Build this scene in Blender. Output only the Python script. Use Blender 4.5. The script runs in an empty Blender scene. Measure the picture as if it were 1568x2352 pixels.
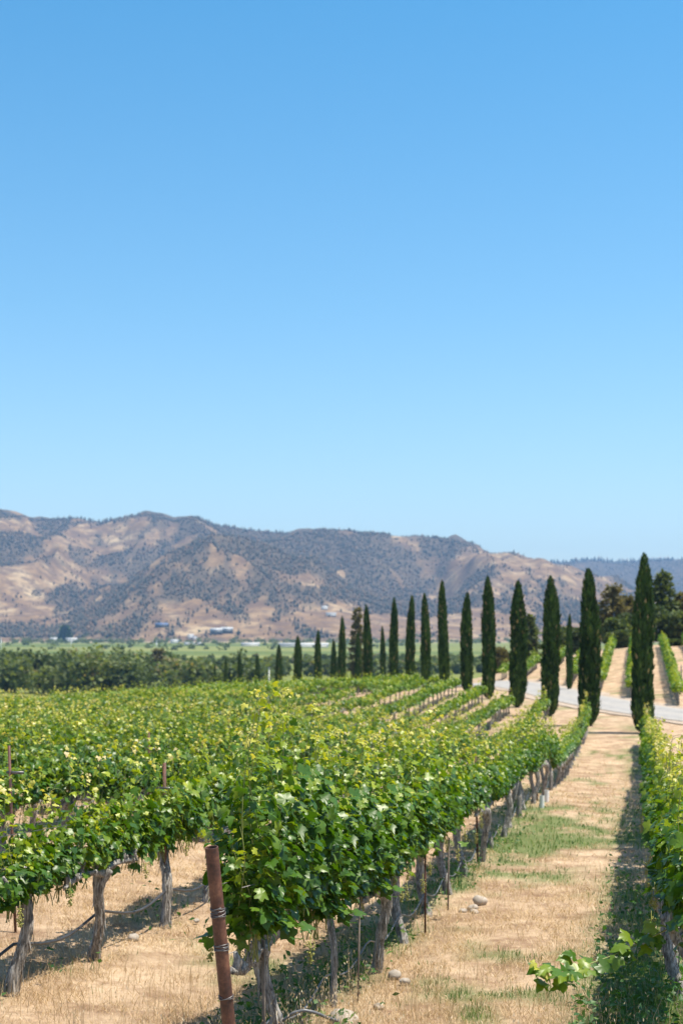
import bpy, math, random
import numpy as np
from mathutils import Vector
R = math.radians
scene = bpy.context.scene
COL = scene.collection

# ------------------------------------------------------------------ camera, sky, sun, exposure
cam = bpy.data.cameras.new("camera")
cam_o = bpy.data.objects.new("camera", cam); COL.objects.link(cam_o)
cam_o.location = (0, 0, 0); cam_o.rotation_euler = (R(90), 0, 0)
cam.sensor_fit = 'VERTICAL'; cam.sensor_height = 36; cam.sensor_width = 24; cam.lens = 50
cam.shift_y = 274 / 2352
cam.clip_start = 0.1; cam.clip_end = 40000
cam.dof.use_dof = True; cam.dof.focus_distance = 11.2; cam.dof.aperture_fstop = 2.6
scene.camera = cam_o

SUN_EL = R(70); SUN_AZ = math.atan2(1.0, -0.12)          # azimuth from +Y towards +X
SUN = Vector((math.sin(SUN_AZ)*math.cos(SUN_EL), math.cos(SUN_AZ)*math.cos(SUN_EL), math.sin(SUN_EL)))
sl = bpy.data.lights.new("sun", 'SUN'); sl.energy = 5.0; sl.angle = R(0.53); sl.color = (1.0, 0.925, 0.79)
so = bpy.data.objects.new("sun", sl); COL.objects.link(so)
so.rotation_euler = SUN.to_track_quat('Z', 'Y').to_euler()
world = bpy.data.worlds.new("World"); scene.world = world; world.use_nodes = True
wn = world.node_tree; bg = wn.nodes['Background']
sky = wn.nodes.new('ShaderNodeTexSky'); sky.sky_type = 'NISHITA'; sky.sun_disc = False
sky.sun_elevation = SUN_EL; sky.sun_rotation = SUN_AZ
sky.altitude = 100; sky.air_density = 1.0; sky.dust_density = 0.8; sky.ozone_density = 3.0
wmix = wn.nodes.new('ShaderNodeMix'); wmix.data_type = 'RGBA'; wmix.blend_type = 'MULTIPLY'; wmix.inputs[0].default_value = 1.0
wtc = wn.nodes.new('ShaderNodeTexCoord'); wsep = wn.nodes.new('ShaderNodeSeparateXYZ'); wramp = wn.nodes.new('ShaderNodeValToRGB')
wn.links.new(wtc.outputs['Generated'], wsep.inputs[0]); wn.links.new(wsep.outputs[2], wramp.inputs[0])
we = wramp.color_ramp.elements                      # the clear deep blue overhead pales towards the ridge
we.new(0.2); we.new(0.7)
for e_, (p_, c_) in zip(we, ((0.02, (1.08, 1.05, 1.01)), (0.22, (0.66, 0.98, 1.01)), (0.43, (0.35, 0.91, 1.04)), (0.70, (0.85, 0.98, 1.0)))): e_.position = p_; e_.color = (*c_, 1)
wn.links.new(wramp.outputs[0], wmix.inputs[7])
wn.links.new(sky.outputs[0], wmix.inputs[6]); wn.links.new(wmix.outputs[2], bg.inputs[0]); bg.inputs[1].default_value = 0.117
scene.view_settings.view_transform = 'Standard'; scene.view_settings.look = 'None'
scene.view_settings.exposure = 0.72; scene.view_settings.gamma = 1.0
cy = scene.cycles
cy.use_denoising = True
cy.max_bounces = 7; cy.diffuse_bounces = 3; cy.glossy_bounces = 2; cy.transmission_bounces = 4
cy.volume_bounces = 0; cy.transparent_max_bounces = 6; cy.sample_clamp_indirect = 6

# ------------------------------------------------------------------ helpers
def tag(o, label=None, cat=None, group=None, kind=None):
    if label: o["label"] = label
    if cat: o["category"] = cat
    if group: o["group"] = group
    if kind: o["kind"] = kind
    return o

class MB:
    """collects vertex / face arrays with a per-vertex 'tint' and a material slot per face"""
    def __init__(s): s.V = []; s.F = []; s.T = []; s.n = 0
    def add(s, V, F, tint=0.5, mi=0):
        V = np.asarray(V, np.float32).reshape(-1, 3)
        F = np.asarray(F, np.int64)
        s.V.append(V); s.F.append((F + s.n, mi)); s.T.append(np.broadcast_to(np.asarray(tint, np.float32), (len(V),)).copy())
        s.n += len(V)
    def mesh(s, name, mats, smooth=False):
        V = np.concatenate(s.V); T = np.concatenate(s.T)
        me = bpy.data.meshes.new(name)
        me.vertices.add(len(V)); me.vertices.foreach_set('co', V.ravel())
        loops = np.concatenate([F.ravel() for F, _ in s.F])
        cnt = np.concatenate([np.full(len(F), F.shape[1]) for F, _ in s.F])
        mi = np.concatenate([np.full(len(F), m) for F, m in s.F])
        me.loops.add(len(loops)); me.polygons.add(len(cnt))
        me.loops.foreach_set('vertex_index', loops.astype(np.int32))
        st = np.zeros(len(cnt), np.int32); st[1:] = np.cumsum(cnt)[:-1]
        me.polygons.foreach_set('loop_start', st)
        me.polygons.foreach_set('loop_total', cnt.astype(np.int32))
        me.polygons.foreach_set('material_index', mi.astype(np.int32))
        if smooth is True: me.polygons.foreach_set('use_smooth', np.ones(len(cnt), bool))
        elif smooth: me.polygons.foreach_set('use_smooth', np.isin(mi, smooth))
        a = me.attributes.new('tint', 'FLOAT', 'POINT'); a.data.foreach_set('value', T)
        me.update(calc_edges=True); me.validate()
        for m in (mats if isinstance(mats, (list, tuple)) else [mats]): me.materials.append(m)
        return me

def link(name, me, parent=None, loc=(0, 0, 0), rz=0.0):
    o = bpy.data.objects.new(name, me); COL.objects.link(o)
    o.location = loc; o.rotation_euler = (0, 0, rz)
    if parent: o.parent = parent
    return o

def empty(name, loc=(0, 0, 0), rz=0.0):
    return link(name, None, None, loc, rz)

def norm(a): return a / np.maximum(np.linalg.norm(a, axis=-1, keepdims=True), 1e-9)

def hash2(ix, iy, seed):
    h = (ix.astype(np.int64) * 374761393 + iy.astype(np.int64) * 668265263 + seed * 974634777) & 0xFFFFFFFF
    h = ((h ^ (h >> 13)) * 1274126177) & 0xFFFFFFFF
    return ((h ^ (h >> 16)) & 0xFFFFFF) / float(0xFFFFFF)
def vnoise(x, y, seed=0):
    x = np.asarray(x, float); y = np.asarray(y, float)
    ix = np.floor(x); iy = np.floor(y); fx = x - ix; fy = y - iy
    fx = fx*fx*(3-2*fx); fy = fy*fy*(3-2*fy)
    a = hash2(ix, iy, seed); b = hash2(ix+1, iy, seed); c = hash2(ix, iy+1, seed); d = hash2(ix+1, iy+1, seed)
    return (a*(1-fx)+b*fx)*(1-fy) + (c*(1-fx)+d*fx)*fy
def fbm(x, y, seed=0, oct=4, gain=0.5):
    s = 0; a = 1; t = 0
    for k in range(oct):
        s = s + a*vnoise(np.asarray(x)*2**k, np.asarray(y)*2**k, seed+k*17); t += a; a *= gain
    return s/t
def sm(a, b, x):
    t = np.clip((np.asarray(x, float)-a)/(b-a), 0, 1); return t*t*(3-2*t)

def tube(mb, pts, rad, sides=8, tint=0.5, mi=0, rfun=None, cap=True):
    pts = np.asarray(pts, float); n = len(pts); rad = np.broadcast_to(np.asarray(rad, float), (n,))
    d = np.gradient(pts, axis=0); d = norm(d)
    ref = np.array([0, 0, 1.0]) if abs(d[0, 2]) < 0.8 else np.array([1.0, 0, 0])
    V = []
    u = norm(np.cross(d[0], ref))
    ang = np.linspace(0, 2*np.pi, sides, endpoint=False)
    for i in range(n):
        u = norm(u - d[i]*np.dot(u, d[i])); w = np.cross(d[i], u)
        rr = rad[i]*(rfun(i, ang) if rfun else 1.0)
        V.append(pts[i] + (np.cos(ang)*rr)[:, None]*u + (np.sin(ang)*rr)[:, None]*w)
    V = np.concatenate(V)
    a = np.arange(sides); b = (a+1) % sides
    F = np.concatenate([np.stack([i*sides+a, i*sides+b, (i+1)*sides+b, (i+1)*sides+a], 1) for i in range(n-1)])
    if cap:
        V = np.concatenate([V, pts[:1], pts[-1:]])
        k = n*sides
        mb.add(V, F, tint, mi)
        off = mb.n - len(V)
        mb.F.append((np.stack([b, a, np.full(sides, k)], 1)+off, mi))
        mb.F.append((np.stack([(n-1)*sides+a, (n-1)*sides+b, np.full(sides, k+1)], 1)+off, mi))
    else:
        mb.add(V, F, tint, mi)

def boxm(mb, lo, hi, tint=0.5, mi=0):
    x0, y0, z0 = lo; x1, y1, z1 = hi
    V = [(x0,y0,z0),(x1,y0,z0),(x1,y1,z0),(x0,y1,z0),(x0,y0,z1),(x1,y0,z1),(x1,y1,z1),(x0,y1,z1)]
    mb.add(V, [(0,3,2,1),(4,5,6,7),(0,1,5,4),(1,2,6,5),(2,3,7,6),(3,0,4,7)], tint, mi)

# ------------------------------------------------------------------ materials
def newmat(name):
    m = bpy.data.materials.new(name); m.use_nodes = True
    nt = m.node_tree; b = nt.nodes['Principled BSDF']
    return m, nt, b
def N(nt, t, **k):
    n = nt.nodes.new(t)
    for a, v in k.items():
        if a.startswith('i_'):
            n.inputs[a[2:].replace('_', ' ')].default_value = v
        else: setattr(n, a, v)
    return n
def ramp(nt, stops, fac=None, interp='LINEAR'):
    r = nt.nodes.new('ShaderNodeValToRGB'); e = r.color_ramp.elements; r.color_ramp.interpolation = interp
    while len(e) < len(stops): e.new(0.5)
    for k, (p, c) in enumerate(stops):
        e[k].position = p; e[k].color = (*c, 1) if len(c) == 3 else c
    if fac is not None: nt.links.new(fac, r.inputs[0])
    return r
def tint_node(nt):
    return N(nt, 'ShaderNodeAttribute', attribute_name='tint').outputs['Fac']
def math_n(nt, op, a, b=None):
    n = N(nt, 'ShaderNodeMath', operation=op)
    for i, v in enumerate((a, b)):
        if v is None: continue
        if isinstance(v, (int, float)): n.inputs[i].default_value = v
        else: nt.links.new(v, n.inputs[i])
    return n.outputs[0]
def mixc(nt, fac, a, b, blend='MIX'):
    n = N(nt, 'ShaderNodeMix', data_type='RGBA', blend_type=blend)
    for sock, v in ((n.inputs[0], fac), (n.inputs[6], a), (n.inputs[7], b)):
        if isinstance(v, (int, float)): sock.default_value = v
        elif isinstance(v, tuple): sock.default_value = (*v, 1)
        else: nt.links.new(v, sock)
    return n.outputs[2]
def noise(nt, scale, detail=4, rough=0.55, coord='Object', vec=None):
    n = N(nt, 'ShaderNodeTexNoise'); n.inputs['Scale'].default_value = scale
    n.inputs['Detail'].default_value = detail; n.inputs['Roughness'].default_value = rough
    if vec is None:
        if coord == 'World': vec = N(nt, 'ShaderNodeNewGeometry').outputs['Position']
        else: vec = N(nt, 'ShaderNodeTexCoord').outputs[coord]
    nt.links.new(vec, n.inputs['Vector'])
    return n.outputs['Fac']

def leafy(name, stops, trans=0.35, rough=0.42, tcol=(0.35, 0.5, 0.05), spec=0.5, tgain=1.6):
    m, nt, b = newmat(name)
    t = tint_node(nt)
    orand = N(nt, 'ShaderNodeObjectInfo').outputs['Random']
    t2 = math_n(nt, 'ADD', t, math_n(nt, 'MULTIPLY', math_n(nt, 'SUBTRACT', orand, 0.5), 0.10))
    r = ramp(nt, stops, t2)
    nt.links.new(r.outputs[0], b.inputs['Base Color'])
    b.inputs['Roughness'].default_value = rough; b.inputs['Specular IOR Level'].default_value = spec
    if trans > 0:
        tr = N(nt, 'ShaderNodeBsdfTranslucent')
        tc = mixc(nt, 1.0, r.outputs[0], tuple(tgain*x for x in tcol), 'MULTIPLY')
        nt.links.new(mixc(nt, 0.5, tc, mixc(nt, 1.0, r.outputs[0], (1.6, 1.5, 0.5), 'MULTIPLY')), tr.inputs[0])
        mx = N(nt, 'ShaderNodeMixShader'); mx.inputs[0].default_value = trans
        nt.links.new(b.outputs[0], mx.inputs[1]); nt.links.new(tr.outputs[0], mx.inputs[2])
        nt.links.new(mx.outputs[0], nt.nodes['Material Output'].inputs[0])
    return m
def simple(name, col, rough=0.7, metal=0.0, var=0.25, scale=6.0, coord='Object', bump=0.0):
    m, nt, b = newmat(name)
    n = noise(nt, scale, 5, 0.6, coord)
    r = ramp(nt, [(0.3, tuple(c*(1-var) for c in col)), (0.7, tuple(min(1, c*(1+var)) for c in col))], n)
    nt.links.new(r.outputs[0], b.inputs['Base Color'])
    b.inputs['Roughness'].default_value = rough; b.inputs['Metallic'].default_value = metal
    if bump:
        bp = N(nt, 'ShaderNodeBump'); bp.inputs['Strength'].default_value = bump; bp.inputs['Distance'].default_value = 0.02
        nt.links.new(n, bp.inputs['Height']); nt.links.new(bp.outputs[0], b.inputs['Normal'])
    return m

M = {}
M['leaf'] = leafy('vine_leaf', [(0.0, (0.012, 0.045, 0.007)), (0.30, (0.060, 0.140, 0.010)), (0.55, (0.25, 0.32, 0.020)),  # deep green of older leaves, darkened further to imitate shade inside the canopy
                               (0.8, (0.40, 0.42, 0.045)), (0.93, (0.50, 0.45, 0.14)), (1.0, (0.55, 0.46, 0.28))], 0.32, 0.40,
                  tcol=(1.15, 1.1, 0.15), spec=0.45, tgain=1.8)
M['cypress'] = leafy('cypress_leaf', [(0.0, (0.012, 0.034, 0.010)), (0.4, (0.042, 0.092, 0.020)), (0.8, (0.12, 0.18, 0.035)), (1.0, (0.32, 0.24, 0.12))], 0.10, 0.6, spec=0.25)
M['oak'] = leafy('oak_leaf', [(0.0, (0.05, 0.07, 0.028)), (0.5, (0.115, 0.15, 0.06)), (0.85, (0.20, 0.23, 0.09)), (1.0, (0.26, 0.20, 0.11))], 0.35, 0.6, spec=0.25, tcol=(1.0, 1.0, .3))
M['brownleaf'] = leafy('dry_leaf', [(0.0, (0.09, 0.08, 0.04)), (0.6, (0.19, 0.175, 0.09)), (1.0, (0.32, 0.25, 0.15))], 0.32, 0.7, spec=0.2, tcol=(1.0, .9, .4))
M['dryblade'] = leafy('straw', [(0.0, (0.33, 0.225, 0.135)), (0.4, (0.48, 0.345, 0.205)), (0.75, (0.64, 0.49, 0.325)), (1.0, (0.80, 0.68, 0.51))], 0.2, 0.6, tcol=(0.8, 0.7, 0.5), spec=0.3, tgain=1.2)
M['greenblade'] = leafy('grass_blade', [(0.0, (0.03, 0.085, 0.02)), (0.5, (0.07, 0.16, 0.035)), (1.0, (0.22, 0.27, 0.07))], 0.3, 0.5, tcol=(0.9, 1.1, 0.3), spec=0.4)

# bark: shaggy vertical strips
m, nt, b = newmat('vine_bark')
tc = N(nt, 'ShaderNodeTexCoord').outputs['Object']
mp = N(nt, 'ShaderNodeMapping'); mp.inputs['Scale'].default_value = (26, 26, 3.2); nt.links.new(tc, mp.inputs[0])
n1 = noise(nt, 2.2, 6, 0.65, vec=mp.outputs[0]); n2 = noise(nt, 9, 4, 0.6)
r = ramp(nt, [(0.34, (0.030, 0.024, 0.020)), (0.45, (0.15, 0.135, 0.120)), (0.55, (0.35, 0.325, 0.30)), (0.70, (0.60, 0.57, 0.53))], math_n(nt, 'ADD', math_n(nt, 'MULTIPLY', n1, 0.75), math_n(nt, 'MULTIPLY', n2, 0.25)))
nt.links.new(r.outputs[0], b.inputs['Base Color']); b.inputs['Roughness'].default_value = 0.9
bp = N(nt, 'ShaderNodeBump'); bp.inputs['Strength'].default_value = 0.9; bp.inputs['Distance'].default_value = 0.015
nt.links.new(n1, bp.inputs['Height']); nt.links.new(bp.outputs[0], b.inputs['Normal'])
M['bark'] = m
M['treebark'] = simple('tree_bark', (0.10, 0.08, 0.06), 0.9, 0, 0.4, 3.0)
M['cane'] = simple('green_cane', (0.20, 0.22, 0.06), 0.5, 0, 0.3, 5)
# rust
m, nt, b = newmat('rusty_pipe')
n1 = noise(nt, 7, 6, 0.65); n2 = noise(nt, 45, 3, 0.6)
r = ramp(nt, [(0.34, (0.035, 0.017, 0.013)), (0.5, (0.105, 0.042, 0.027)), (0.66, (0.215, 0.095, 0.055))], math_n(nt, 'ADD', math_n(nt, 'MULTIPLY', n1, 0.7), math_n(nt, 'MULTIPLY', n2, 0.3)))
nt.links.new(r.outputs[0], b.inputs['Base Color']); b.inputs['Roughness'].default_value = 0.62
bp = N(nt, 'ShaderNodeBump'); bp.inputs['Strength'].default_value = 0.25; bp.inputs['Distance'].default_value = 0.004
nt.links.new(n2, bp.inputs['Height']); nt.links.new(bp.outputs[0], b.inputs['Normal'])
M['rust'] = m
M['wire'] = simple('galvanised_wire', (0.16, 0.15, 0.15), 0.45, 0.7, 0.3, 20)
M['blackhose'] = simple('black_hose', (0.045, 0.045, 0.05), 0.45, 0, 0.4, 8)
M['greyhose'] = simple('grey_hose', (0.12, 0.125, 0.135), 0.4, 0, 0.3, 8)
M['stakewood'] = simple('weathered_stake', (0.22, 0.18, 0.15), 0.9, 0, 0.35, 14)
M['whiteplastic'] = simple('white_plastic', (0.80, 0.80, 0.78), 0.5, 0, 0.06, 6)
M['rock'] = simple('pale_rock', (0.36, 0.31, 0.26), 0.9, 0, 0.25, 7, bump=0.6)
M['white_wall'] = simple('white_paint', (0.6, 0.59, 0.56), 0.7, 0, 0.08, 0.4)
M['grey_roof'] = simple('grey_roof', (0.33, 0.34, 0.36), 0.6, 0, 0.15, 0.4)
M['pale_roof'] = simple('pale_roof', (0.48, 0.48, 0.47), 0.5, 0, 0.08, 0.4)
M['blue_roof'] = simple('blue_roof', (0.12, 0.17, 0.30), 0.4, 0, 0.15, 0.4)
M['darkpanel'] = simple('dark_wall', (0.07, 0.08, 0.09), 0.5, 0, 0.2, 0.4)

# ------------------------------------------------------------------ terrain
A = R(11.77); CA, SA = math.cos(A), math.sin(A)          # the vine rows run along this heading
def sp(s, p): return s*SA + p*CA, s*CA - p*SA            # along-row, across-row -> X, Y
def to_sp(X, Y): return X*SA + Y*CA, X*CA - Y*SA
CP = np.array([(-.48,11,-3.3),(.4,15,-3.57),(1.27,19.2,-3.82),(2.4,24.5,-4.01),(3.25,28.6,-4.2),(5.4,38.7,-4.58),(6.6,45,-5.05),(9.5,59,-5.7),
 (14.25,81.8,-5.42),(13.1,89.5,-5.33),(12.1,97.9,-5.25),(10.9,105.5,-5.0),(10,114.6,-4.85),(8.75,121.6,-4.8),(7.7,129.7,-5.3),(7.5,111,-4.75),
 (7,74,-5.54),(9.2,71,-5.58),(6.45,84,-5.43),(3.8,84.6,-5.36),(6.2,92,-5.1),(-1.6,72,-5.15),(1,97.5,-4.95),(-3,92,-4.9),(-5,102,-4.95),(12,68,-5.75),
 (-2.92,12.66,-3.2),(-2.52,14.5,-3.33),(-2.09,16.66,-3.42),(-3.96,20.9,-3.45),
 (2.5,11,-3.2),(3,13,-3.35),(5,22,-3.9),(8,38,-4.6),(12,56,-5.6),(16.2,77,-5.5),(22,60,-5.4),
 (18.8,78,-5.45),(22,86,-5.35),(20,100,-5.15),(18,112,-5.0),(16,130,-4.9),(14,150,-5.6),(10,170,-7.0),(5,190,-8.8),
 (29,150,-2.8),(25,120,-4.2),(33,180,-2.2),(31,130,-3.4),(22,150,-3.9),(17,165,-5.5),(30,110,-4.3),(45,150,-2.5),
 (0,55,-4.95),(0,40,-4.4),(0,110,-5.0),(0,122,-5.4),(0,140,-6.1),(0,160,-7.3),(-3,184,-9),(-9,207,-11),(-20,240,-13.5),
 (-14,60,-4.6),(-19,80,-5.2),(-24,100,-6.2),(-29,120,-7.3),(-45,150,-10),(-60,200,-14),(-8,40,-4.25),(-20,40,-4.3),(0,9,-3.1),(-6,12,-3.1)])
def warp(X, Y): return 2.2*X/(Y+15), np.log(Y+12)
def tpsk(r2): return np.where(r2 > 0, 0.5*r2*np.log(np.maximum(r2, 1e-12)), 0)
_cu, _cv = warp(CP[:, 0], CP[:, 1]); _n = len(CP)
_K = tpsk((_cu[:, None]-_cu)**2 + (_cv[:, None]-_cv)**2) + np.eye(_n)*0.003
_P = np.stack([np.ones(_n), _cu, _cv], 1)
_sol = np.linalg.solve(np.block([[_K, _P], [_P.T, np.zeros((3, 3))]]), np.concatenate([CP[:, 2], np.zeros(3)]))
VALLEY = -20.0
def gz(X, Y):
    X = np.asarray(X, float); Y = np.asarray(Y, float); sh = np.broadcast(X, Y).shape
    X = np.broadcast_to(X, sh).ravel(); Y = np.broadcast_to(Y, sh).ravel()
    Yc = np.clip(Y, 8.5, 250); Xc = np.clip(X, -0.42*(Yc+15), 0.36*(Yc+15))
    u, v = warp(Xc, Yc); out = np.empty(len(X))
    for i in range(0, len(X), 20000):
        a, b_ = u[i:i+20000], v[i:i+20000]
        out[i:i+20000] = tpsk((a[:, None]-_cu)**2 + (b_[:, None]-_cv)**2) @ _sol[:_n] + _sol[_n] + _sol[_n+1]*a + _sol[_n+2]*b_
    near = 1 - sm(1.0, 9.0, Y); out = out*(1-near) + (-1.65)*near
    far = np.maximum(sm(215, 330, Y), sm(75, 200, np.abs(X)))
    out = out*(1-far) + VALLEY*far
    return out.reshape(sh)
def g1(X, Y): return float(gz(np.array([X]), np.array([Y]))[0])
def pix(px, py, Y): return (px-784)/3266.7*Y, Y, -(py-1450)/3266.7*Y

ROWS = [0.4] + [-2.74 - 2.7*k for k in range(26)]
def greenness(X, Y):
    """how much green grows on the straw: a patch in the lane, weedy strips under the rows, odd tufts"""
    s, p = to_sp(X, Y)
    n = fbm(X*0.55, Y*0.35, 5, 4); n2 = fbm(X*2.0, Y*1.6, 11, 3)
    n3 = fbm(X*2.6, Y*1.0, 23, 3)
    patch = sum(w*np.exp(-(((X-a)/b)**2 + ((Y-c)/d)**2)) for a, b, c, d, w in ((1.7, .45, 21.5, 2.2, .8), (2.7, .7, 25.5, 2.8, 1.1), (3.6, .9, 29.0, 2.8, 1.5), (4.8, .9, 33, 2.8, 1.4), (6.6, .9, 36, 2.6, .6), (4.7, .5, 27, 1.6, .45)))
    g = sm(0.30, 0.85, patch*0.85 + (n-0.5)*1.2 + (n3-.5)*1.7)
    row = np.zeros_like(s)
    for q in ROWS[:9]:
        d = p - q
        wgt = 1.0 if q < 0 else 1.5
        row = np.maximum(row, wgt*np.exp(-((d+0.30)/(0.36 if q < 0 else 0.55))**2))
    g = np.maximum(g, np.clip(row, 0, 1)*sm(0.40, 0.60, n*0.5+n2*0.5)*sm(160, 60, Y))
    g = np.maximum(g, 0.8*sm(0.63, 0.75, n2*0.6+n*0.4))
    return np.clip(g, 0, 1)

ys = np.concatenate([np.arange(-40, 4, 4), np.arange(4, 46, .3), np.arange(46, 240, 1.0), np.geomspace(240, 9200, 42)])
xs = np.concatenate([-np.geomspace(6000, 82, 16), np.arange(-80, -12, 1.6), np.arange(-12, 13, .33), np.arange(13, 60, 1.2), np.geomspace(62, 6000, 16)])
GX, GY = np.meshgrid(xs, ys)
GZ = gz(GX, GY)
bump = (fbm(GX*1.3, GY*1.3, 3, 3)-0.5)*0.09*(sm(60, 35, GY)*sm(16, 11, np.abs(GX)))
mb = MB()
nx, ny = len(xs), len(ys)
I = np.arange(nx*ny).reshape(ny, nx)
F = np.stack([I[:-1, :-1].ravel(), I[:-1, 1:].ravel(), I[1:, 1:].ravel(), I[1:, :-1].ravel()], 1)
gr = greenness(GX, GY)*sm(300, 200, GY)
mb.add(np.stack([GX, GY, GZ+bump-0.02], -1).reshape(-1, 3), F, gr.ravel())
m, nt, b = newmat('dry_ground')
pos = N(nt, 'ShaderNodeNewGeometry').outputs['Position']
sx = N(nt, 'ShaderNodeSeparateXYZ'); nt.links.new(pos, sx.inputs[0])
na = noise(nt, 0.55, 5, 0.6, vec=pos); nb_ = noise(nt, 14, 5, 0.7, vec=pos); ncn = noise(nt, 70, 3, 0.7, vec=pos)
str_ = ramp(nt, [(0.30, (0.20, 0.130, 0.085)), (0.42, (0.40, 0.285, 0.190)), (0.54, (0.53, 0.385, 0.255)), (0.70, (0.70, 0.56, 0.41))],  # darkest brown gaps also paint in the shadow among the straw
            math_n(nt, 'ADD', math_n(nt, 'ADD', math_n(nt, 'MULTIPLY', na, 0.40), math_n(nt, 'MULTIPLY', nb_, 0.33)), math_n(nt, 'MULTIPLY', ncn, 0.27)))
grn = ramp(nt, [(0.3, (0.045, 0.09, 0.022)), (0.6, (0.12, 0.18, 0.05)), (0.8, (0.26, 0.26, 0.11))], nb_)
ndirt = noise(nt, 1.3, 6, 0.72, vec=pos)
rd = ramp(nt, [(0.44, (0, 0, 0)), (0.62, (1, 1, 1))], ndirt)
strd = mixc(nt, math_n(nt, 'MULTIPLY', rd.outputs[0], 0.85), str_.outputs[0], (0.23, 0.140, 0.085))
nearc = mixc(nt, math_n(nt, 'MULTIPLY', tint_node(nt), 0.85), strd, grn.outputs[0])
# valley: long strips of vineyard and pasture
mp = N(nt, 'ShaderNodeMapping'); mp.inputs['Scale'].default_value = (0.0011, 0.0042, 0.0); nt.links.new(pos, mp.inputs[0])
nv = noise(nt, 1.0, 3, 0.5, vec=mp.outputs[0]); nv2 = noise(nt, 0.03, 4, 0.6, vec=pos)
val = ramp(nt, [(0.32, (0.070, 0.105, 0.026)), (0.45, (0.115, 0.145, 0.036)), (0.56, (0.20, 0.205, 0.060)), (0.66, (0.095, 0.125, 0.030)), (0.74, (0.25, 0.23, 0.09))],
           math_n(nt, 'ADD', math_n(nt, 'MULTIPLY', nv, 0.8), math_n(nt, 'MULTIPLY', nv2, 0.2)))
mr = N(nt, 'ShaderNodeMapRange'); mr.inputs[1].default_value = 210; mr.inputs[2].default_value = 320; nt.links.new(sx.outputs[1], mr.inputs[0])
mr2 = N(nt, 'ShaderNodeMapRange'); mr2.inputs[1].default_value = 2500; mr2.inputs[2].default_value = 2800; nt.links.new(math_n(nt, 'ADD', sx.outputs[1], math_n(nt, 'MULTIPLY', nv2, 200.0)), mr2.inputs[0])
far = mixc(nt, mr2.outputs[0], val.outputs[0], (0.36, 0.27, 0.18))
nt.links.new(mixc(nt, mr.outputs[0], nearc, far), b.inputs['Base Color'])
b.inputs['Roughness'].default_value = 0.95; b.inputs['Specular IOR Level'].default_value = 0.15
bp = N(nt, 'ShaderNodeBump'); bp.inputs['Strength'].default_value = 0.7; bp.inputs['Distance'].default_value = 0.03
nt.links.new(math_n(nt, 'ADD', nb_, ncn), bp.inputs['Height']); nt.links.new(bp.outputs[0], b.inputs['Normal'])
M['ground'] = m
tag(link('ground', mb.mesh('ground', m, True)), 'dry straw covered hillside running down to the green valley floor', 'ground', kind='structure')

# road: pale asphalt drive curving along the cypresses
road_c = np.array([(60,52),(40,62),(28.5,73),(22.3,84),(19.6,95),(17.9,105),(16.6,116),(15.6,126),(14.6,135),(12.8,146),(9.5,160),(5.5,173),(1.2,186),(-3,198),(-9,214),(-18,232),(-30,250)], float)
def polyline(P, step):
    d = np.r_[0, np.cumsum(np.linalg.norm(np.diff(P, axis=0), axis=1))]; t = np.arange(0, d[-1], step)
    Q = np.stack([np.interp(t, d, P[:, k]) for k in range(2)], 1)
    k = int(6/step); ker = np.ones(2*k+1)/(2*k+1)
    Qp = np.pad(Q, ((k, k), (0, 0)), mode='edge')
    return np.stack([np.convolve(Qp[:, j], ker, 'valid') for j in range(2)], 1)
RC = polyline(road_c, 1.0)
def road_x(Y): return np.interp(Y, RC[:, 1], RC[:, 0])
tn = norm(np.gradient(RC, axis=0)); nrm = np.stack([tn[:, 1], -tn[:, 0]], 1)
offs = np.linspace(-2.3, 2.3, 9)
Rp = RC[:, None, :] + nrm[:, None, :]*offs[None, :, None]
Rz = gz(Rp[..., 0], Rp[..., 1]) + 0.07 + 0.03*(1-(offs/2.3)**2)
mb = MB(); n = len(RC)
I = np.arange(n*9).reshape(n, 9)
mb.add(np.concatenate([Rp, Rz[..., None]], -1).reshape(-1, 3), np.stack([I[:-1, :-1].ravel(), I[1:, :-1].ravel(), I[1:, 1:].ravel(), I[:-1, 1:].ravel()], 1))
m, nt, b = newmat('pale_asphalt'); tq = tint_node(nt)
rn = noise(nt, 1.4, 6, .7); rb = ramp(nt, [(.30, (.22, .21, .20)), (.55, (.30, .285, .27)), (.75, (.37, .35, .33))], rn)
nt.links.new(mixc(nt, math_n(nt, 'MULTIPLY', tq, .55), rb.outputs[0], (.40, .36, .31)), b.inputs['Base Color']); b.inputs['Roughness'].default_value = .95
M['road'] = m
mb.T[0][:] = np.tile(np.array([1, .35, .0, .25, .6, .25, .0, .35, 1], np.float32), n)
tag(link('road', mb.mesh('road', M['road'] if True else simple('pale_asphalt', (0.30, 0.285, 0.27), 0.9, 0, 0.22, .9, 'Object'), True)), 'pale grey asphalt drive curving past the cypresses', 'road', kind='structure')

Sw = np.stack([-3.1-1.1*(fbm(np.arange(n)*.45, np.zeros(n), 15, 3)-.3), 3.1+1.1*(fbm(np.arange(n)*.45, np.ones(n)*9, 19, 3)-.3)], 1)
fr = np.linspace(0, 1, 9); So = Sw[:, :1]*(1-fr) + Sw[:, 1:]*fr
Sp_ = RC[:, None, :] + nrm[:, None, :]*So[..., None]; Sz = gz(Sp_[..., 0], Sp_[..., 1]) + 0.035
mb = MB(); mb.add(np.concatenate([Sp_, Sz[..., None]], -1).reshape(-1, 3), np.stack([I[:-1, :-1].ravel(), I[1:, :-1].ravel(), I[1:, 1:].ravel(), I[:-1, 1:].ravel()], 1))
tag(link('road_verge', mb.mesh('road_verge', simple('gravel_verge', (0.36, 0.28, 0.21), 0.95, 0, 0.35, 3.0, 'Object'), True)), 'strip of dusty gravel along both sides of the drive', 'verge', kind='structure')

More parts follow.
